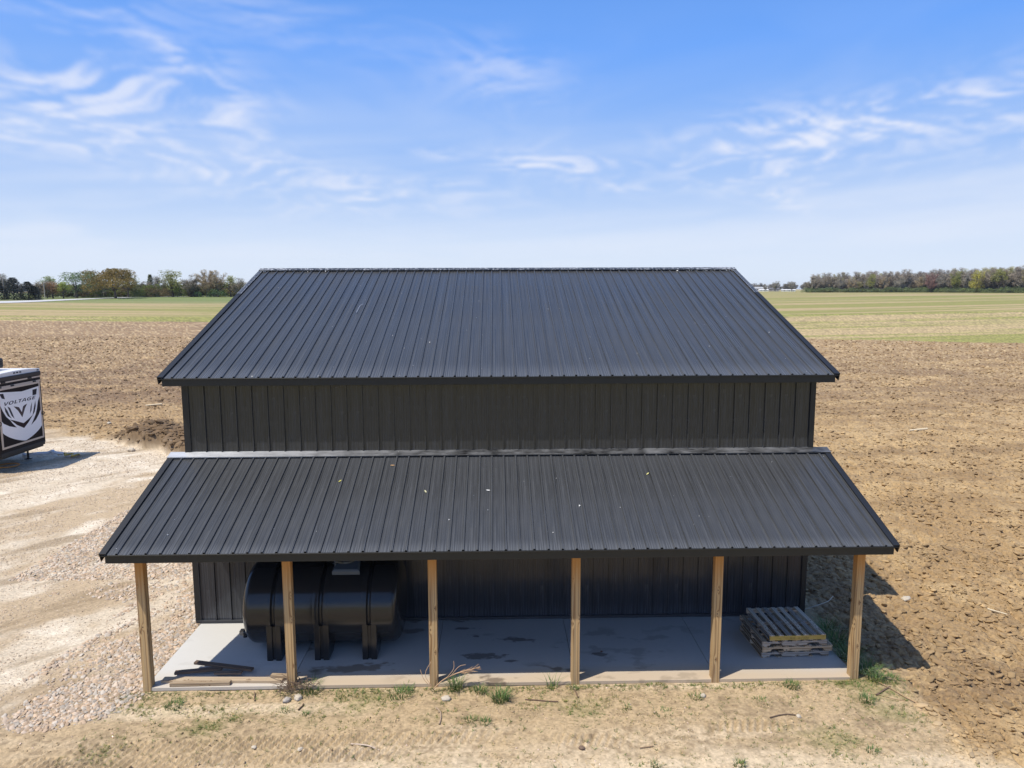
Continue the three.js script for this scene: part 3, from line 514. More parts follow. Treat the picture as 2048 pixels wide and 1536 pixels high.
// ------------------------------------------------------------------ stones, clods, straw
function rockGeo(seed, flat, detail = 1) {
  const g = mergeVertices(new THREE.IcosahedronGeometry(1, detail).deleteAttribute('uv').deleteAttribute('normal')), p = g.attributes.position, R = rng(seed);
  for (let i = 0; i < p.count; i++) { const k = 0.72 + 0.5 * R(); p.setXYZ(i, p.getX(i) * k, p.getY(i) * k * flat, p.getZ(i) * k); }
  g.computeVertexNormals(); return g;
}
const white1 = () => std(1, 1, 1, 0.95);
{
  const R = rng(900), list = [], cols = [];
  for (let t = 0; t < 90000 && list.length < 16000; t++) {       // river stones
    const x = lerp(-11.5, -6.05, R()), z = lerp(1.6, -11, R()); if (R() > stoneMask(x, z) * (z < -4 ? 0.6 : 1)) continue;
    const s = 0.014 + 0.030 * Math.pow(R(), 2.0); list.push([x, groundH(x, z) + s * 0.1, z, R() * 0.6, R() * 6.3, R() * 0.6, s * (0.9 + R() * .6), s * 0.62, s]);
    const b = 0.32 + 0.28 * R(), w = R(); cols.push(w < .35 ? [b, b * .74, b * .52] : w < .7 ? [b, b * .80, b * .63] : [b * .95, b * .84, b * .72]);
  }
  instanced('river_stones', rockGeo(3, 0.75), white1(), list, 'rounded pale river stones banked along the slab and swept forward', 'stones', (i) => cols[i]);
}
{
  const R = rng(901), list = [], cols = [];
  for (let t = 0; t < 260000 && list.length < 70000; t++) {      // crushed gravel
    const q = R(), x = lerp(-24, -5.9, R()), z = lerp(1.0, -21, q * q * .6 + q * .4); const r = regions(x, z); if (R() > r.gravel * sst(0.2, 0.7, fbm((x * 0.77 + z * 0.64) * 1.5, (z * 0.77 - x * 0.64) * 0.5, 3))) continue;
    const s = 0.006 + 0.014 * Math.pow(R(), 2.6) * (1 + 0.05 * -z); list.push([x, groundH(x, z) + s * 0.0, z, R() * 3, R() * 6.3, R() * 3, s, s * 0.8, s * 1.1]);
    const b = 0.36 + 0.26 * R(), w = R(); cols.push(w < .3 ? [b, b * .76, b * .55] : [b, b * .83, b * .66]);
  }
  instanced('gravel', rockGeo(4, 0.8, 0), white1(), list, 'pale crushed gravel spread over the drive beside the barn', 'gravel', (i) => cols[i]);
}
{
  const R = rng(902), list = [], cols = [];
  for (let t = 0; t < 700000 && list.length < 110000; t++) {     // clods of ploughed soil
    const d = 9.5 + 90 * Math.pow(R(), 1.9), z = 11.6 - d, x = (R() * 2 - 1) * (d * 0.84 + 1); if (x > -6.3 && x < 6.3 && z < -2 && z > -15) continue;
    const r = regions(x, z); if (R() > r.plow * (0.25 + 0.75 * sst(.35, .8, fbm(x * 1.2, z * 1.2, 2))) * (0.5 + 0.5 * sst(10, -10, z)) + r.mound * .6 || beyond(x, z) > -1) continue;
    const s = (0.010 + 0.052 * Math.pow(R(), 4.2)) * (1 + d * 0.014) * (r.mound > 0.3 ? 1.9 : 1) * (z > 1.3 && x < 8.5 ? 0.75 : 1); list.push([x, groundH(x, z) + s * 0.05, z, (R() - .5) * .9, R() * 6.3, (R() - .5) * .9, s * (0.9 + .9 * R()), s * 0.55, s]);
    const c = groundC(x, z, false), k = 0.82 + 0.34 * R(); cols.push([c[0] * k, c[1] * k, c[2] * k]);
  }
  instanced('soil_clods', rockGeo(5, 0.85), white1(), list, 'brown clods of turned soil across the ploughed field', 'soil clods', (i) => cols[i]);
}
{
  const R = rng(903), list = [], cols = [], g = box(1, 0.1, 0.14);
  for (let t = 0; t < 300000 && list.length < 34000; t++) {      // chopped straw on the field
    const d = 10 + 125 * Math.pow(R(), 1.5), z = 11.6 - d, x = (R() * 2 - 1) * (d * 0.84 + 1); if (x > -6.4 && x < 6.4 && z > -15) continue;
    const r = regions(x, z); if (R() > r.plow * sst(0.3, 0.7, fbm(x * 0.4, z * 0.4 + 3, 2)) * (0.25 + sst(-10, -50, z)) || beyond(x, z) > -0.5) continue;
    const s = (0.025 + 0.05 * R()) * (1 + d * 0.003); list.push([x, groundH(x, z) + 0.012 + d * 0.0006, z, (R() - .5) * 0.7, R() * 6.3, (R() - .5) * 0.7, s, s * .8, s]);
    const b = 0.30 + 0.2 * R(); cols.push([b, b * .76, b * .50]);
  }
  instanced('straw', g, white1(), list, 'pale bits of straw and crop stubble scattered over the ploughed field', 'straw', (i) => cols[i]);
}
{
  const R = rng(904), list = [], cols = [];
  for (let t = 0; t < 90000 && list.length < 15000; t++) {        // crumbs and pebbles in the yard
    const x = lerp(-8, 8.5, R()), z = lerp(0.02, 3.6, Math.pow(R(), 1.2)); const r = regions(x, z); if (r.plow > 0.6) continue; const cl = fbm(x * 1.1 + 60, z * 1.6, 3); if (R() > sst(0.32, 0.66, cl) + 0.12) continue;
    if (Math.abs(treads(x, z)) > 0.001 && R() < 0.8) continue; const s = 0.004 + 0.016 * Math.pow(R(), 4) + (R() < 0.015 ? 0.014 : 0); list.push([x, groundH(x, z) + s * 0.1, z, R() * 3, R() * 6.3, R() * 3, s * 1.2, s * .8, s]);
    const c = groundC(x, z, false), k = R() < 0.06 ? 1.35 : 0.7 + 0.5 * R(); cols.push([c[0] * k, c[1] * k, c[2] * k * (k > 1.3 ? 1.25 : 1)]);
  }
  instanced('dirt_crumbs', rockGeo(6, 0.8, 0), white1(), list, 'small crumbs of dirt and pebbles on the bare yard', 'dirt crumbs', (i) => cols[i]);
}
// single stones
[['pale rounded stone on the dirt in front of the third post', -0.98, 0.34, .06], ['flat grey stone at the foot of the second post', -3.62, 0.27, .06], ['whitish stone in the weeds beside the second post', -3.45, 0.20, .065], ['small cream stone on the tyre tracks, left part of the yard', -3.75, 1.52, .032], ['small white stone on the tyre tracks below the second post', -3.05, 1.6, .035], ['cream stone at the end of the curved dark stick', 4.62, 1.04, .035], ['dark brown stone on the bare dirt near the bottom edge', 1.11, 1.74, .04], ['pale stone beside the tuft in front of the fifth post', 3.28, 0.43, .045], ['white rock on the ploughed edge behind the drive', -19.6, -24.9, .10], ['pale rock lying where gravel meets the soil heap', -15.4, -18.6, .13], ['cream rock at the tip of the roof shadow', 8.75, -3.2, .085]]
  .forEach(([label, x, z, s], i) => { const o = mesh('stone', rockGeo(40 + i, 0.7, 2), i === 6 ? std(.16, .11, .08, .9) : i === 1 ? std(.42, .38, .34, .9) : std(.50, .44, .36, .9)); o.position.set(x, groundH(x, z) + s * 0.4, z); o.scale.set(s * 1.25, s, s); o.rotation.y = i; tag(o, label, 'stone'); });
[['pale broken stick lying on the ploughed soil right of the shadow', 10.2, -2.4, .34, 2.5], ['light stick lying far out on the right-hand ploughed field', 19.7, -21.4, .9, 0.1], ['light stick on the ploughed field beyond the drive', -19.9, -30.4, 0.9, 0.15]]
  .forEach(([label, x, z, L, a], i) => { const o = mesh('stick', new THREE.CylinderGeometry(0.012 + (i ? .03 : 0), 0.018 + (i ? .03 : 0), L, 7).rotateZ(Math.PI / 2), std(.62, .53, .38, .9)); o.position.set(x, groundH(x, z) + 0.05, z); o.rotation.set(0.05, a, 0.06); tag(o, label, 'stick'); });
// sticks in the yard
[['dark straight stick on the dirt right of the third post', [.33, .41], [.86, .54], .011, [.13, .085, .06]], ['curved grey stick on the dirt below the third post', [-1.12, .62], [-1.04, 1.1], .013, [.36, .27, .2]], ['pale split stick on the tyre tracks, middle of the yard', [-2.32, 1.49], [-1.88, 1.65], .012, [.52, .42, .34]], ['dark bowed stick below the fifth post', [4.15, 1.08], [4.58, 1.01], .011, [.14, .10, .07]], ['short dark stick standing out left of the second post', [-3.32, .36], [-3.36, .56], .012, [.17, .12, .08]], ['dark stick on the dirt right of the corner tuft', [6.5, .27], [6.14, .50], .014, [.15, .1, .07]], ['thin tan stem lying beside the corner tuft', [6.06, .41], [6.52, .68], .007, [.42, .29, .18]], ['thin reddish stalk at the edge of the clods', [6.37, .11], [6.68, .8], .008, [.40, .26, .15]], ['small upright-looking twig by the board heap', [-4.22, .06], [-4.15, .28], .010, [.2, .13, .09]], ['short brown twig at the bottom of the yard', [1.96, 1.76], [2.16, 1.73], .008, [.24, .16, .1]], ['brown twig in front of the fourth post', [1.17, .2], [1.2, .42], .010, [.18, .12, .08]]]
  .forEach(([label, a, b, r, c], i) => {
    const P = [0, .33, .66, 1].map((t, k) => { const x = lerp(a[0], b[0], t), z = lerp(a[1], b[1], t), m = (i === 1 || i === 3) && k % 3 ? 0.045 : 0.008 * (k % 2); return new THREE.Vector3(x + m, groundH(x, z) + r * 1.2 + (i > 6 ? .01 : 0), z - m); });
    tag(mesh('stick', new THREE.TubeGeometry(new THREE.CatmullRomCurve3(P), 12, r, 6), std(...c, .95)), label, 'stick');
  });
// dead branch leaning at the third post, brush by the second
function twigs(seed, base, n, len, spread, rad, up) {
  const R = rng(seed), gs = [];
  for (let i = 0; i < n; i++) {
    const a = R() * 6.3, l = len * (0.4 + 0.6 * R()), o = new THREE.Vector3((R() - .5) * spread, R() * 0.03, (R() - .5) * spread * 0.5), e = new THREE.Vector3(Math.cos(a) * l * .8, up * l * R(), Math.sin(a) * l * .5).add(o), m = o.clone().lerp(e, .5).add(new THREE.Vector3((R() - .5) * .1, R() * .08, (R() - .5) * .1));
    gs.push(new THREE.TubeGeometry(new THREE.CatmullRomCurve3([o, m, e]), 6, rad * (0.5 + R()), 4));
  }
  return mergeGeometries(gs).translate(...base);
}
tag(mesh('brush_pile', twigs(51, [-3.52, -0.03, 0.06], 70, 0.42, 0.5, 0.004, 0.55), std(.17, .12, .085, .95)), 'tangle of dead dark brush at the foot of the second post', 'brush');
{
  const t = thing('dead_branch', 'dry tan branch with bristly tip leaning against the third post', 'branch', null, [-1.12, 0.02, 0.05]), m = std(.47, .31, .19, .9);
  const main = new THREE.CatmullRomCurve3([new THREE.Vector3(-.08, -.02, .1), new THREE.Vector3(.1, .12, .06), new THREE.Vector3(.35, .22, .03), new THREE.Vector3(.62, .27, .0)]);
  const gs = [new THREE.TubeGeometry(main, 20, 0.009, 6)], R = rng(5); for (let i = 0; i < 26; i++) { const o = main.getPoint(.55 + .45 * R()), e = o.clone().add(new THREE.Vector3(.10 + .07 * R(), (R() - .45) * .12, (R() - .5) * .1)); gs.push(new THREE.TubeGeometry(new THREE.LineCurve3(o, e), 1, 0.0035, 4)); }
  mesh('stem', mergeGeometries(gs), m, t);
  for (const [a, b, c] of [[[-.1, 0, .1], [-.22, .2, .05], [-.12, .42, .02]], [[-.1, 0, .12], [-.24, .15, .1], [-.3, .3, .06]], [[.12, .12, .06], [.26, .3, .04], [.26, .42, .02]], [[.2, .16, .05], [.36, .33, .02], [.46, .34, 0]]]) mesh('twig', new THREE.TubeGeometry(new THREE.CatmullRomCurve3([new THREE.Vector3(...a), new THREE.Vector3(...b), new THREE.Vector3(...c)]), 8, 0.005, 5), m, t);
}
{ // pale dry stems in the shade beside the wall
  const P = [[6.2, .0, -2.6], [6.45, .12, -2.55], [6.75, .2, -2.6], [6.95, .22, -2.8]].map((p) => new THREE.Vector3(...p)); tag(mesh('dry_stem', new THREE.TubeGeometry(new THREE.CatmullRomCurve3(P), 16, .008, 5), std(.5, .48, .42, .9)), 'pale dry stem arching in the shade beside the barn corner', 'dry stem');
}

// ------------------------------------------------------------------ grass tufts
function bladesGeo(seed, n, h, spread, wide = 0.006, lean = 0.6) {
  const R = rng(seed), P = [], Cc = [], I = [];
  for (let i = 0; i < n; i++) {
    const a = R() * 6.3, r = spread * Math.sqrt(R()), bx = Math.cos(a) * r, bz = Math.sin(a) * r, H = h * (0.45 + 0.55 * R()), d = a + (R() - .5) * 2, ln = lean * (0.3 + R()) * H, w = wide * (0.6 + .8 * R()), px = -Math.sin(d) * w, pz = Math.cos(d) * w, c0 = P.length / 3, g = R();
    const col = g < 0.14 ? [.42, .34, .15] : [lerp(.055, .15, g), lerp(.13, .235, g), lerp(.03, .055, g)];
    for (let k = 0; k < 4; k++) { const t = k / 3, y = H * (t - 0.28 * t * t * lean), q = ln * t * t, s = 1 - t * 0.92; P.push(bx + Math.cos(d) * q - px * s, y, bz + Math.sin(d) * q - pz * s, bx + Math.cos(d) * q + px * s, y, bz + Math.sin(d) * q + pz * s); Cc.push(...col, ...col); }
    for (let k = 0; k < 3; k++) { const o = c0 + k * 2; I.push(o, o + 1, o + 2, o + 1, o + 3, o + 2); }
  }
  const g = new THREE.BufferGeometry(); g.setAttribute('position', new THREE.Float32BufferAttribute(P, 3)); g.setAttribute('color', new THREE.Float32BufferAttribute(Cc, 3)); g.setIndex(I); g.computeVertexNormals(); return g;
}
const grassMat = new THREE.MeshPhysicalMaterial({ vertexColors: true, roughness: 0.7, side: THREE.DoubleSide, transmission: 0.25, thickness: 0 });
[['low wide green tuft at the slab edge left of the third post', -1.74, .18, 150, .17, .2], ['sparse short weeds at the slab edge midway between second and third posts', -2.6, .14, 60, .12, .22], ['tall green tuft growing beside the third post', -.84, .06, 120, .30, .11], ['small green tuft just right of the third post', -.42, .14, 90, .16, .09], ['fullest green tuft in the yard, right of the third post', -.08, .40, 200, .26, .14], ['thin tall blades at the slab edge left of the fourth post', .80, .06, 26, .30, .09], ['tiny dark weed at the foot of the fourth post', 1.16, .14, 30, .12, .06], ['bright green clover clump against the slab left of the sixth post', 4.88, .15, 130, .11, .13], ['green tuft on the dirt right of the corner post', 5.92, .62, 110, .15, .13], ['dark bushy weed in front of the first post', -5.42, .38, 110, .14, .14], ['dark green weed in the middle of the yard below the third post', -.56, 1.0, 70, .10, .10], ['ragged green weed next to the dark one below the third post', -.32, 1.08, 60, .11, .10], ['small weed below the second post', -3.55, .55, 50, .09, .10], ['small round weed right below the second post', -3.2, .66, 50, .08, .07], ['mossy tuft on the dirt left of the fifth post', 2.5, .86, 60, .07, .16], ['yellowish tuft in front of the fifth post', 3.15, .46, 80, .09, .11], ['spiky dark weed on the dirt right of the fourth post', 1.95, .72, 40, .09, .09], ['low yellow-green patch at mid right of the yard', 4.2, .62, 90, .06, .17], ['green sprout near the bottom edge, right part of the yard', 5.34, 1.92, 50, .10, .09], ['green sprout at the bottom edge below the fifth post', 3.3, 2.16, 60, .11, .09], ['dark sprout at the bottom edge below the fourth post', 2.1, 2.18, 46, .12, .07], ['grass growing through the brush at the second post', -3.28, .02, 120, .24, .16],
  ['long shaded grass farthest back beside the pallets', 6.32, -1.75, 170, .36, .18], ['long grass beside the pallet stack in the shade', 6.29, -1.25, 200, .42, .18], ['long arching grass between pallets and corner post', 6.28, -.75, 190, .40, .17], ['long grass clump behind the corner post', 6.33, -.28, 200, .36, .16], ['sunlit arching grass at the right foot of the corner post', 6.4, .0, 110, .28, .13], ['low grass clump in the sun beyond the corner post', 6.66, .0, 90, .14, .15]]
  .forEach(([label, x, z, n, h, s], i) => { const o = mesh('grass_tuft', bladesGeo(200 + i, n, h, s, 0.0062, i > 21 ? 1.1 : 0.8), grassMat); o.position.set(x, groundH(x, z) - 0.005, z); tag(o, label, 'grass tuft'); });
{
  const R = rng(905), list = [], cols = [];
  for (let t = 0; t < 90000 && list.length < 6500; t++) {
    const x = lerp(-6.5, 7.5, R()), z = lerp(0.03, 3.4, Math.pow(R(), 1.3)); const r = regions(x, z); if (R() > (1 - r.plow) * (sst(0.46, 0.74, fbm(x * 0.8 + 21, z * 1.2 + 4, 3) * .7 + vn(x * 4, z * 4) * .3) * 0.42 + sst(0.3, 0.05, z) * 0.35 + 0.05)) continue;
    const s = 0.28 + 0.62 * Math.pow(R(), 2.5); list.push([x, groundH(x, z) - 0.004, z, (R() - .5) * .4, R() * 6.3, (R() - .5) * .4, s, s, s]); const k = 0.7 + .6 * R(), y = R() < 0.5 ? 1.5 : 1; cols.push([k * y * 1.15, k * (y > 1 ? 1.1 : 1), k * .9]);
  }
  instanced('short_grass', bladesGeo(7, 10, 0.075, 0.035, 0.0045, 1.2), grassMat, list, 'thin short grass and seedlings scattered over the dirt yard', 'grass', (i) => cols[i]);
  const l2 = []; for (let i = 0; i < 1500; i++) { const x = lerp(-6.5, 7, R()), z = lerp(0.05, 3.2, R()); if (vn(x * 1.3, z * 1.3 + 8) < 0.45) continue; const s = 0.04 + .12 * R(); l2.push([x, groundH(x, z) + 0.008, z, (R() - .5) * .3, R() * 6.3, (R() - .5) * .3, s, 0.03, 0.03]); }
  instanced('dry_stalks', box(1, 0.1, 0.12), std(.50, .38, .21, .95), l2, 'dry tan stalks scattered over the dirt yard', 'dry stalks');
}

// ------------------------------------------------------------------ small things on the roofs
function onRoof(R, y, z, x, s, lift = 0.03) { const c = Math.cos(R.a), n = Math.sin(R.a); return [x, y + n * s + c * lift, z - c * s + n * lift]; }
{
  const g = new THREE.ShapeGeometry((() => { const s = new THREE.Shape(); s.moveTo(0, 0); s.quadraticCurveTo(.03, .02, .05, 0); s.quadraticCurveTo(.03, -.02, 0, 0); return s; })()), lg = new THREE.ExtrudeGeometry((() => { const s = new THREE.Shape(); s.moveTo(-.05, 0); s.quadraticCurveTo(0, .035, .06, 0); s.quadraticCurveTo(0, -.03, -.05, 0); return s; })(), { depth: 0.003, bevelEnabled: false }).rotateX(-Math.PI / 2);
  [['tan dry leaf on the lean-to roof near its top', -2.1, 2.45, [.45, .28, .14]], ['yellow-green leaf on the left part of the lean-to roof', -3.0, 1.95, [.45, .42, .10]], ['pale chip on the lean-to roof left of the middle', -1.4, 1.6, [.5, .48, .3]], ['white chip in the middle of the lean-to roof', -.27, 1.62, [.75, .75, .75]], ['pale yellow leaf on the right part of the lean-to roof', 2.72, 2.1, [.5, .46, .18]]]
    .forEach(([label, x, s, c], i) => { const o = mesh('leaf', lg, std(...c, .8)); o.position.set(...onRoof(leanR, 2.472, .341, x, s, 0.012)); o.rotation.set(leanR.a, i, 0, 'XYZ'); o.scale.setScalar(i === 3 ? .7 : .85); tag(o, label, 'leaf'); });
  const q = [[-3.32, 3.35], [-3.315, 3.6], [-3.30, 3.85], [-3.25, 3.93]].map(([x, s]) => new THREE.Vector3(...onRoof(mainR, 5.008, -2.085, x, s, .035)));
  tag(mesh('wire_piece', new THREE.TubeGeometry(new THREE.CatmullRomCurve3(q), 20, 0.006, 5), std(.55, .55, .57, .4, { metalness: .5 })), 'bent bit of bright wire lying on the main roof, left part', 'wire');
  const R = rng(66), gs = [];
  for (let i = 0; i < 75; i++) { const m = R() < .55, f = m ? mainR : leanR, s = R() * f.L * (m ? .98 : .95), x = (R() * 2 - 1) * 6.3, b = new THREE.TetrahedronGeometry(0.007 + .016 * Math.pow(R(), 4)).rotateX(R() * 6).translate(...onRoof(f, m ? 5.008 : 2.472, m ? -2.085 : .341, x, s, 0.012)); gs.push(b); }
  for (let i = 0; i < 60; i++) gs.push(new THREE.TetrahedronGeometry(0.008 + .018 * Math.pow(R(), 2)).rotateX(R() * 6).translate(...onRoof(mainR, 5.008, -2.085, (R() < .5 ? -1 : 1) * (6.4 - 2.5 * Math.pow(R(), 2)), mainR.L - .25 * R(), 0.03)));
  tag(mesh('roof_flecks', mergeGeometries(gs), std(.72, .72, .72, .7)), 'tiny whitish flecks and shavings scattered on both roof slopes', 'flecks', null, 'stuff');
}

// ------------------------------------------------------------------ trees
function tubeTaper(a, b, r0, r1, n = 6) { const d = new THREE.Vector3().subVectors(b, a), L = d.length(), g = new THREE.CylinderGeometry(r1, r0, L, n, 1, true).translate(0, L / 2, 0); g.applyQuaternion(new THREE.Quaternion().setFromUnitVectors(new THREE.Vector3(0, 1, 0), d.normalize())); return g.translate(a.x, a.y, a.z); }
function triSoup() { const P = [], Cc = []; return { P, Cc, tri(a, b, c, k) { P.push(a.x, a.y, a.z, b.x, b.y, b.z, c.x, c.y, c.z); Cc.push(k, k, k, k, k, k, k, k, k); }, geo() { const g = new THREE.BufferGeometry(); g.setAttribute('position', new THREE.Float32BufferAttribute(P, 3)); g.setAttribute('color', new THREE.Float32BufferAttribute(Cc, 3)); g.computeVertexNormals(); return g; } }; }
const rv = (R, s = 1) => new THREE.Vector3((R() * 2 - 1) * s, (R() * 2 - 1) * s, (R() * 2 - 1) * s);
// unit trees: height 1, crown half-width given by aspect
function leafy(seed, half, low, leaves, size, open) {
  const R = rng(seed), tr = [], S = triSoup(), lobes = [], nl = 13 + Math.floor(R() * 6);
  for (let i = 0; i < nl; i++) { const a = i * 2.4 + R(), e = R(), y = low + (1 - low) * (0.18 + 0.66 * e), rr = half * (0.25 + 0.6 * R()) * Math.sqrt(Math.max(0.05, 1 - Math.pow((e - 0.35) / 0.75, 2))); lobes.push([new THREE.Vector3(Math.cos(a) * rr, y, Math.sin(a) * rr), (0.10 + 0.09 * R()) * (0.6 + half), 0.72 + 0.5 * R()]); }
  lobes.push([new THREE.Vector3(0, 0.86, 0), 0.13, 1]);
  const fork = new THREE.Vector3(0.01, low * 0.8 + 0.1, 0); tr.push(tubeTaper(new THREE.Vector3(0, -0.02, 0), fork, 0.034, 0.024, 8));
  for (const l of lobes) { const mid = fork.clone().lerp(l[0], 0.55); mid.y -= 0.02; tr.push(tubeTaper(fork, mid, 0.015, 0.009, 5), tubeTaper(mid, l[0], 0.009, 0.003, 4)); }
  for (let i = 0; i < leaves; i++) {
    const l = lobes[Math.floor(R() * lobes.length)], d = rv(R).normalize(), r = l[1] * (0.35 + 0.75 * Math.pow(R(), open)), c = l[0].clone().addScaledVector(d, r); if (c.y < low * .7) c.y = low * .7 + R() * .08; c.y = Math.min(c.y, 1.0 - .02 * R());
    const a = rv(R, size), b = rv(R, size); S.tri(c.clone().add(a), c.clone().add(b), c.clone().sub(a).addScaledVector(b, -.4), l[2] * (0.7 + 0.6 * R()));
  }
  return [mergeGeometries(tr), S.geo()];
}
function bareTree(seed, half, twigsN, low = 0.12) {
  const R = rng(seed), tr = [], S = triSoup(), ends = [], top = new THREE.Vector3(.02, .62, 0); tr.push(tubeTaper(new THREE.Vector3(0, -.02, 0), new THREE.Vector3(0, .4, 0), .022, .016, 6), tubeTaper(new THREE.Vector3(0, .4, 0), top, .016, .007, 5));
  for (let i = 0; i < 20; i++) { const y = low + .5 * R(), o = new THREE.Vector3(0, y, 0), a = i * 2.4 + R(), e = new THREE.Vector3(Math.cos(a) * half * (.45 + .5 * R()) * (1.1 - .6 * Math.abs(y - .3)), Math.min(.92, y + .16 + .26 * R()), Math.sin(a) * half * (.45 + .5 * R())); tr.push(tubeTaper(o, e, .009, .003, 4)); ends.push([o, e], [o, e]); }
  ends.push([new THREE.Vector3(0, .4, 0), new THREE.Vector3(0, .93, 0)], [top, new THREE.Vector3(.05, .95, .02)]);
  for (let i = 0; i < twigsN; i++) { const [o, e] = ends[Math.floor(R() * ends.length)], p = o.clone().lerp(e, .3 + .75 * R()).add(rv(R, .05)), d = rv(R).normalize(); d.y = Math.abs(d.y) * .8 + .15; const L = .05 + .09 * R(), q = p.clone().addScaledVector(d, L), w = rv(R, .0065); if (q.y > 1) q.y = 1 - .03 * R(); S.tri(p.clone().add(w), p.clone().sub(w), q, .65 + .7 * R()); }
  return [mergeGeometries(tr), S.geo()];
}
function coniferTree(seed, half, n, narrow) {
  const R = rng(seed), S = triSoup();
  for (let i = 0; i < n; i++) { const y = .03 + .95 * Math.pow(R(), 1.15), rr = half * Math.pow(1 - y, narrow) * (0.8 + .35 * vn(y * 9 + seed, i % 7)), a = R() * 6.3, r = rr * (.55 + .5 * R()), c = new THREE.Vector3(Math.cos(a) * r, y, Math.sin(a) * r), o = new THREE.Vector3(Math.cos(a) * .07, .03 * R(), Math.sin(a) * .07), s = new THREE.Vector3(-Math.sin(a) * .03, .012 * (R() - .5), Math.cos(a) * .03); S.tri(c.clone().sub(s), c.clone().add(s), c.clone().add(o), .6 + .7 * R()); }
  return [tubeTaper(new THREE.Vector3(0, -.02, 0), new THREE.Vector3(0, .9, 0), .025, .005, 6), S.geo()];
}
const crownMat = (r, g, b, t = 0.3) => new THREE.MeshPhysicalMaterial({ color: new THREE.Color().setRGB(r, g, b), vertexColors: true, roughness: 0.9, side: THREE.DoubleSide, transmission: t, thickness: 0 });
const bark = std(.085, .065, .05, .95), barkPale = std(.2, .17, .14, .95);
const M = { dark: crownMat(.022, .036, .018, .1), brown: crownMat(.275, .235, .175, 0), grey: crownMat(.30, .275, .225, 0), pale: crownMat(.29, .34, .15), rust: crownMat(.36, .20, .08), lime: crownMat(.30, .36, .05), green: crownMat(.14, .21, .07), oak: crownMat(.225, .155, .022), olive: crownMat(.27, .28, .06), tan: crownMat(.36, .28, .17, 0), red: crownMat(.27, .16, .14, 0), shrub: crownMat(.05, .085, .022), yellow: crownMat(.44, .40, .05) };
const G = { leaf: [leafy(1, .55, .18, 3400, .020, .5), leafy(2, .5, .2, 3200, .021, .5)], tall: [leafy(5, .33, .25, 2600, .019, .7), leafy(6, .36, .2, 2600, .019, .7)], oak: [leafy(9, .76, .20, 9000, .021, .5)], bare: [bareTree(11, .36, 3600), bareTree(12, .42, 3800), bareTree(13, .3, 3400)], con: [coniferTree(21, .5, 2600, .62), coniferTree(22, .48, 2600, .55)], cone: [coniferTree(23, .22, 1800, .7)], shrub: [leafy(31, .8, .02, 1500, .045, .6), leafy(32, 1.1, .02, 1700, .05, .6)] };
const protos = new Map();
function tree(name, geo, mat, x, z, h, w, turn, label, group, category = 'tree') {
  const key = name + geo[0].uuid + mat.uuid; let t;
  if (!protos.has(key)) { t = new THREE.Group(); const b = new THREE.Mesh(geo[0], mat === M.grey || mat === M.tan ? barkPale : bark); b.name = category === 'shrub' ? 'stem' : 'trunk'; const c = new THREE.Mesh(geo[1], mat); c.name = category === 'shrub' ? 'foliage' : 'crown'; b.castShadow = c.castShadow = b.receiveShadow = c.receiveShadow = true; t.add(b, c); protos.set(key, t); }
  else t = protos.get(key).clone();
  t.name = numbered(name); scene.add(t); t.position.set(x, terr(x, z) - .05, z); t.rotation.y = turn; t.scale.set(w, h, w); t.userData = {}; tag(t, label, category, group); return t;
}
const TL = [
  ['con', 0, 'dark', -159, -226, 7.0, 7.2, 'dark evergreen tree leftmost at the frame edge'], ['con', 1, 'dark', -154.5, -227, 7.3, 7.4, 'dark evergreen tree behind the nearest utility pole'], ['con', 0, 'dark', -150, -227, 6.0, 6.6, 'dark evergreen tree at the right end of the dark clump by the road'], ['con', 1, 'dark', -147.6, -226.5, 4.6, 5, 'lowest dark evergreen tree, beside the brown bare trees'],
  ['bare', 0, 'grey', -164, -238, 8.6, 9, 'pale bare tree rising above the dark evergreens'], ['bare', 1, 'brown', -159, -247, 6, 9, 'brown bare tree just right of the dark evergreens'], ['bare', 2, 'brown', -156, -247, 6.3, 10, 'low brown bare tree left of the rust-coloured one'], ['tall', 0, 'pale', -167, -267, 8.2, 8.2, 'pale green tree behind the brown bare trees'],
  ['tall', 1, 'rust', -154, -247, 6.0, 6.4, 'rust-orange small tree by the road'], ['tall', 0, 'lime', -151, -248, 6.0, 6.2, 'bright lime-green small tree between rust and green trees'], ['leaf', 0, 'green', -152, -258, 9.3, 9.6, 'large green rounded tree left of the brown oak'], ['leaf', 1, 'green', -151.5, -267, 10.1, 8.0, 'taller greyish green tree behind the large green one'], ['tall', 1, 'olive', -155, -279, 9.3, 9, 'olive tree showing just left of the brown oak'],
  ['oak', 0, 'oak', -134, -250, 10.6, 13.6, 'broad golden-brown oak standing alone on the field edge'], ['tall', 0, 'olive', -138, -267, 9.4, 8.5, 'olive tree showing behind the right side of the oak'], ['bare', 0, 'grey', -141, -280, 6.4, 9, 'low bare tree right of the oak, farther back'], ['bare', 2, 'brown', -137, -281, 6, 9, 'low brown bare tree midway between oak and pointed tree'], ['cone', 0, 'olive', -142, -294, 9.2, 9, 'slim pointed tree right of the oak'],
  ['bare', 1, 'grey', -138, -293, 8.6, 8.5, 'grey bare tree just right of the slim pointed tree'], ['tall', 1, 'olive', -126, -278, 10.8, 10.4, 'tall olive-yellow tree in the middle of the wood edge'], ['bare', 0, 'brown', -119, -278, 8.9, 10, 'brown bare tree between the olive-yellow and tan trees'], ['bare', 1, 'tan', -113, -278, 10.8, 9, 'tall tan budding tree, left of two'], ['bare', 2, 'tan', -108.5, -278, 10.6, 11, 'tall tan budding tree, right of two'], ['tall', 0, 'olive', -104, -279, 8.5, 7, 'olive tree near the left roof edge'], ['bare', 0, 'brown', -100.5, -278, 7.6, 8, 'bare tree nearest the left edge of the barn roof'],
];
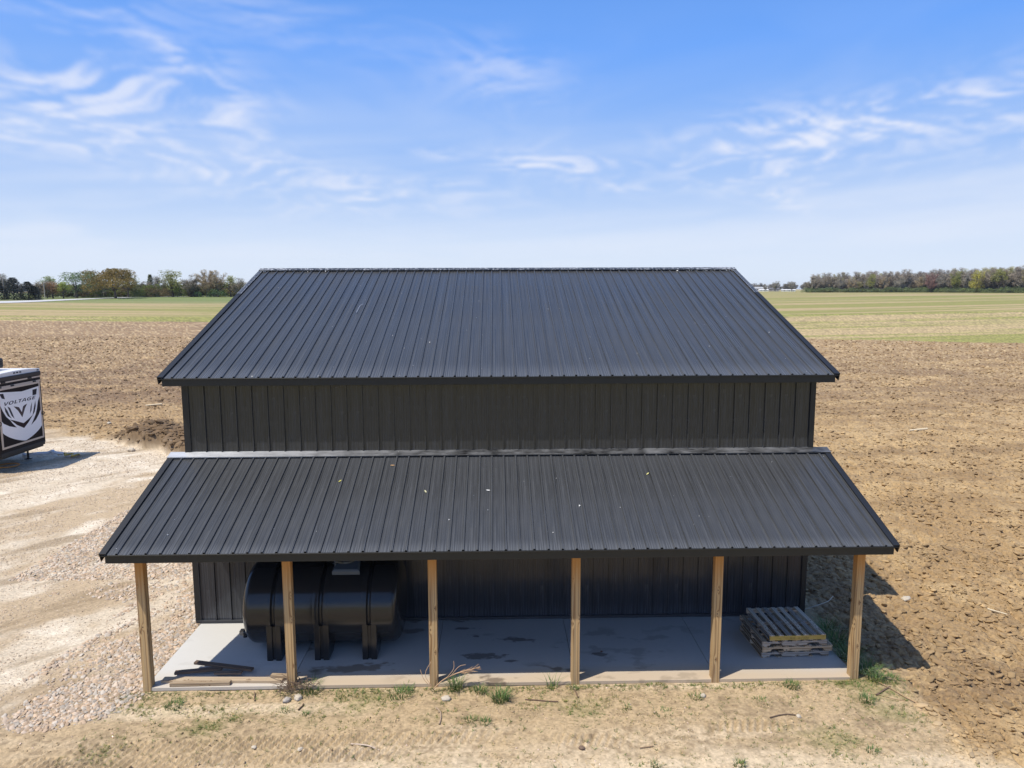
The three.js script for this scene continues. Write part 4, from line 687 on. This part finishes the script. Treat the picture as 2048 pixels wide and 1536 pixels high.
const NM = { con: 'evergreen_tree', cone: 'pointed_tree', bare: 'bare_tree', leaf: 'leafy_tree', tall: 'leafy_tree', oak: 'oak_tree' };
TL.forEach(([k, v, m, x, z, h, w, label], i) => tree(NM[k], G[k][v], M[m], x, z, h, w * (k === 'leaf' || k === 'tall' ? 1.35 : k === 'bare' ? 1.12 : 1), i * 1.3, label));
{ // understorey on the left
  const R = rng(70), im = []; for (let i = 0; i < 170; i++) { const u = Math.pow(R(), .7), x = lerp(-172, -92, u), z = lerp(-250, -284, u) - R() * 14 - 6; im.push([x, terr(x, z) - .1, z, 0, R() * 6.3, 0, 2.6 + 2.2 * R(), 2.0 + 3.2 * R(), 2.6 + 2.2 * R()]); }
  const cs = im.map(() => { const k = R(); return k < .4 ? [.75, .6, .45] : k < .75 ? [.5, .55, .35] : [.8, 1.0, .4]; });
  instanced('undergrowth', G.shrub[0][1], crownMat(.23, .215, .11, .1), im, 'brownish undergrowth filling in beneath the trees along the road', 'undergrowth', (i) => cs[i]);
  [['bright green shrub at the left end of the wood edge', -135.5, -276, 2.6, 2.6], ['long green shrub under the tan trees', -108, -276, 3.2, 3.6], ['green shrub between the olive-yellow and tan trees', -115.5, -276, 2.2, 2.2]].forEach(([l, x, z, h, w], i) => tree('shrub', G.shrub[i % 2], crownMat(.06, .13, .025), x, z, h, w, i, l, null, 'shrub'));
}
{ // the right-hand wood: front rank singly, the mass behind as one
  const R = rng(71), line = [[199, -447], [204, -443], [230, -425], [251, -410], [256, -373], [260, -342], [268, -318], [280, -290]];
  const at = (t) => { const k = Math.min(line.length - 2, Math.floor(t * (line.length - 1))), f = t * (line.length - 1) - k; return [lerp(line[k][0], line[k + 1][0], f), lerp(line[k][1], line[k + 1][1], f)]; };
  const N = 44;
  for (let i = 0; i < N; i++) {
    const t = i / (N - 1), [bx, bz] = at(t), x = bx + R() * 7, z = bz - R() * 7 - 2, h = (t < .06 ? 6.2 : lerp(7.4, 9.2, t)) + 4.8 * Math.pow(R(), 1.3), kind = R(), mt = kind < .42 ? M.grey : kind < .72 ? M.brown : kind < .84 ? M.tan : M.olive;
    const lb = mt === M.grey ? 'grey bare tree in the front rank of the right-hand wood' : mt === M.brown ? 'brown bare tree in the front rank of the right-hand wood' : mt === M.tan ? 'tan budding tree in the front rank of the right-hand wood' : 'olive budding tree in the front rank of the right-hand wood';
    tree('bare_tree', G.bare[i % 3], mt, x, z, h, h * (.85 + .3 * R()), R() * 6, lb, mt === M.grey ? 'grey bare trees of the wood' : mt === M.brown ? 'brown bare trees of the wood' : mt === M.tan ? 'tan trees of the wood' : 'olive trees of the wood');
  }
  tree('leafy_tree', G.leaf[0], M.yellow, 255.5, -371, 12.0, 9.4, 1, 'bright yellow-green tree standing out in the right-hand wood');
  tree('leafy_tree', G.tall[0], M.olive, 258, -357, 12.6, 11, 2, 'olive-brown leafy tree right of the yellow-green one');
  tree('leafy_tree', G.tall[1], M.yellow, 266, -346, 12.4, 11, 3, 'yellow-olive tree cut by the right frame edge');
  tree('leafy_tree', G.tall[1], M.olive, 229, -428, 11.8, 8, 2, 'olive-tinged tree left of the middle of the wood');
  tree('bare_tree', G.bare[1], M.red, 250, -402, 11.5, 10, 2, 'reddish bare tree left of the yellow-green one');
  const list = [], cols = []; for (let i = 0; i < 320; i++) { const t = R(), [bx, bz] = at(t), dpt = 8 + 60 * R(), h = (lerp(7.6, 10, t) + 6.0 * Math.pow(R(), 1.6)) * (t < .1 ? .5 + t * 5 : 1), w = h * (.9 + .3 * R()), x = bx + dpt * .5, z = bz - dpt; list.push([x, terr(x, z), z, 0, R() * 6, 0, w, h, w]); const k = .8 + .4 * R(), o = R() < .2; cols.push(o ? [k * 1.25, k * 1.3, k * .75] : [k, k * .95, k * .95]); }
  const both = mergeGeometries([G.bare[0][1], (() => { const g = G.bare[0][0].toNonIndexed(); g.deleteAttribute('uv'); g.setAttribute('color', new THREE.BufferAttribute(new Float32Array(g.attributes.position.count * 3).fill(.8), 3)); return g; })()]);
  instanced('woods', both, crownMat(.28, .25, .20, 0), list, 'mass of bare grey-brown woods behind the front trees on the right', 'woods', (i) => cols[i]);
  const sl = [], sc = []; for (let i = 0; i < 300; i++) { const t = R() * 1.0, [bx, bz] = at(t), x = bx + R() * 8 - 1, z = bz - R() * 6 + 1; sl.push([x, terr(x, z) - .1, z, 0, R() * 6, 0, 2.0 + 2.2 * R(), 0.9 + 2.7 * R(), 2.0 + 2.2 * R()]); const k = .7 + .6 * R(); sc.push([k, k, k]); }
  instanced('undergrowth', G.shrub[1][1], crownMat(.13, .17, .06, .1), sl, 'dark green undergrowth along the foot of the right-hand wood', 'undergrowth', (i) => sc[i]);
  [[248, -629, 9.5, 'tall bare tree among the far farm buildings'], [258, -618, 9, 'bare tree right of the far white shed'], [243, -640, 7, 'bare tree left of the far white shed'], [227, -516, 6.6, 'small bare tree at the left tip of the wood'], [231, -512, 8.2, 'mid-sized bare tree just inside the left tip of the wood'], [236, -505, 8.6, 'bare tree beside the left tip of the wood']].forEach(([x, z, h, l], i) => tree('bare_tree', G.bare[i % 3], M.grey, x, z, h, h, i, l));
  const dl = [], dc = []; for (let i = 0; i < 900; i++) { const a = lerp(-.78, .82, R()), r = 880 + 160 * R(), x = Math.sin(a) * r, z = -Math.cos(a) * r, s = 6 + 5 * R(); dl.push([x, terr(x, z), z, 0, R() * 6, 0, s * 1.5, s, s * 1.5]); const k = .8 + .4 * R(); dc.push([k, k, k]); }
  instanced('distant_woods', both, crownMat(.2, .18, .15, 0), dl, 'low line of distant woods on the horizon', 'woods', (i) => dc[i]);
}

// ------------------------------------------------------------------ road, poles and far buildings
{
  const near = [[-175, -176], [-155, -188], [-138.5, -196.1], [-135.3, -224.5], [-135.5, -250], [-133, -270], [-118, -281]], far = [[-186, -188], [-166, -201], [-149, -212], [-142.5, -238], [-140.5, -258], [-136.9, -279], [-118, -288]], P = [], I = [];
  const seg = 60, ca = new THREE.CatmullRomCurve3(near.map((p) => new THREE.Vector3(p[0], 0, p[1]))), cb = new THREE.CatmullRomCurve3(far.map((p) => new THREE.Vector3(p[0], 0, p[1])));
  for (let i = 0; i <= seg; i++) for (const c of [ca, cb]) { const p = c.getPoint(i / seg); P.push(p.x, terr(p.x, p.z) + .12, p.z); }
  for (let i = 0; i < seg; i++) { const a = i * 2; I.push(a, a + 2, a + 1, a + 1, a + 2, a + 3); }
  const g = new THREE.BufferGeometry(); g.setAttribute('position', new THREE.Float32BufferAttribute(P, 3)); g.setIndex(I); g.computeVertexNormals(); struct('road', g, std(.50, .50, .50, .9, { side: THREE.DoubleSide }));
}
[[-159.5, -230, 7.6, 'nearest utility pole, in front of the dark evergreens'], [-155, -244, 5.9, 'utility pole in front of the rust-orange tree'], [-156, -264, 5.2, 'utility pole beside the small white carport'], [-153.5, -270, 5.2, 'utility pole between carport and brown oak']]
  .forEach(([x, z, h, l]) => { const t = thing('utility_pole', l, 'utility pole', null, [x, terr(x, z), z]); mesh('pole', new THREE.CylinderGeometry(.13, .17, h, 8).translate(0, h / 2, 0), std(.42, .38, .34, .9), t); mesh('crossarm', box(1.6, .1, .1, 0, h - .5, 0), std(.3, .26, .22, .9), t); });
function house(name, label, x, z, w, h, roofC, wallC, turn, cat) {
  const t = thing(name, label, cat, null, [x, terr(x, z), z], turn), d = w * .55, rh = h * .38; mesh('wall', box(w, h - rh, d, 0, (h - rh) / 2, 0), std(...wallC, .8), t);
  const s = new THREE.Shape(); s.moveTo(-d / 2 - .3, 0); s.lineTo(0, rh); s.lineTo(d / 2 + .3, 0); s.closePath(); mesh('roof', new THREE.ExtrudeGeometry(s, { depth: w + .5, bevelEnabled: false }).rotateY(Math.PI / 2).translate(-w / 2 - .25, h - rh, 0), std(...roofC, .8), t);
  for (const q of [-.3, .05, .33]) { const f = mesh('window', box(w * .09, (h - rh) * .4, .06, w * q, (h - rh) * .55, d / 2 + .03), std(.05, .06, .07, .3), t); mesh('frame', box(w * .11, .08, .08, w * q, (h - rh) * .55 - (h - rh) * .22, d / 2 + .03), std(.7, .7, .7, .6), f); }
}
house('house', 'grey house with dark roof seen under the trees left of the oak', -157, -277, 7, 2.3, [.08, .085, .095], [.22, .25, .29], .5, 'house');
house('house', 'white-walled house partly hidden behind the oak trunk', -153, -288, 6.6, 2.2, [.2, .2, .22], [.6, .6, .6], .5, 'house');
house('house', 'far pale house with light grey roof right of the barn roof', 263, -705, 12, 4.4, [.35, .36, .38], [.62, .6, .58], -.3, 'house');
house('shed', 'far grey shed with dark roof among bare trees', 254, -648, 9, 3.4, [.12, .12, .13], [.3, .29, .28], -.3, 'shed');
house('shed', 'long low white shed right of the far grey one', 259, -628, 11.5, 2.0, [.6, .6, .62], [.75, .75, .75], -.3, 'shed');
house('shed', 'far low white building nearest the barn roof edge', 252, -668, 8, 2.2, [.62, .62, .64], [.78, .78, .78], -.3, 'shed');
{ const t = thing('carport', 'small white open carport beside the road', 'carport', null, [-158.5, terr(-158.5, -266), -266], .5); mesh('roof', rbox(2.6, .25, 2.2, .08, 0, 1.75, 0), std(.75, .75, .75, .6), t); for (const [a, b] of [[-1, -1], [1, -1], [-1, 1], [1, 1]]) mesh('leg', box(.1, 1.65, .1, a * 1.1, .82, b * .9), std(.6, .6, .6, .6), t); }

renderer.render(scene, camera);
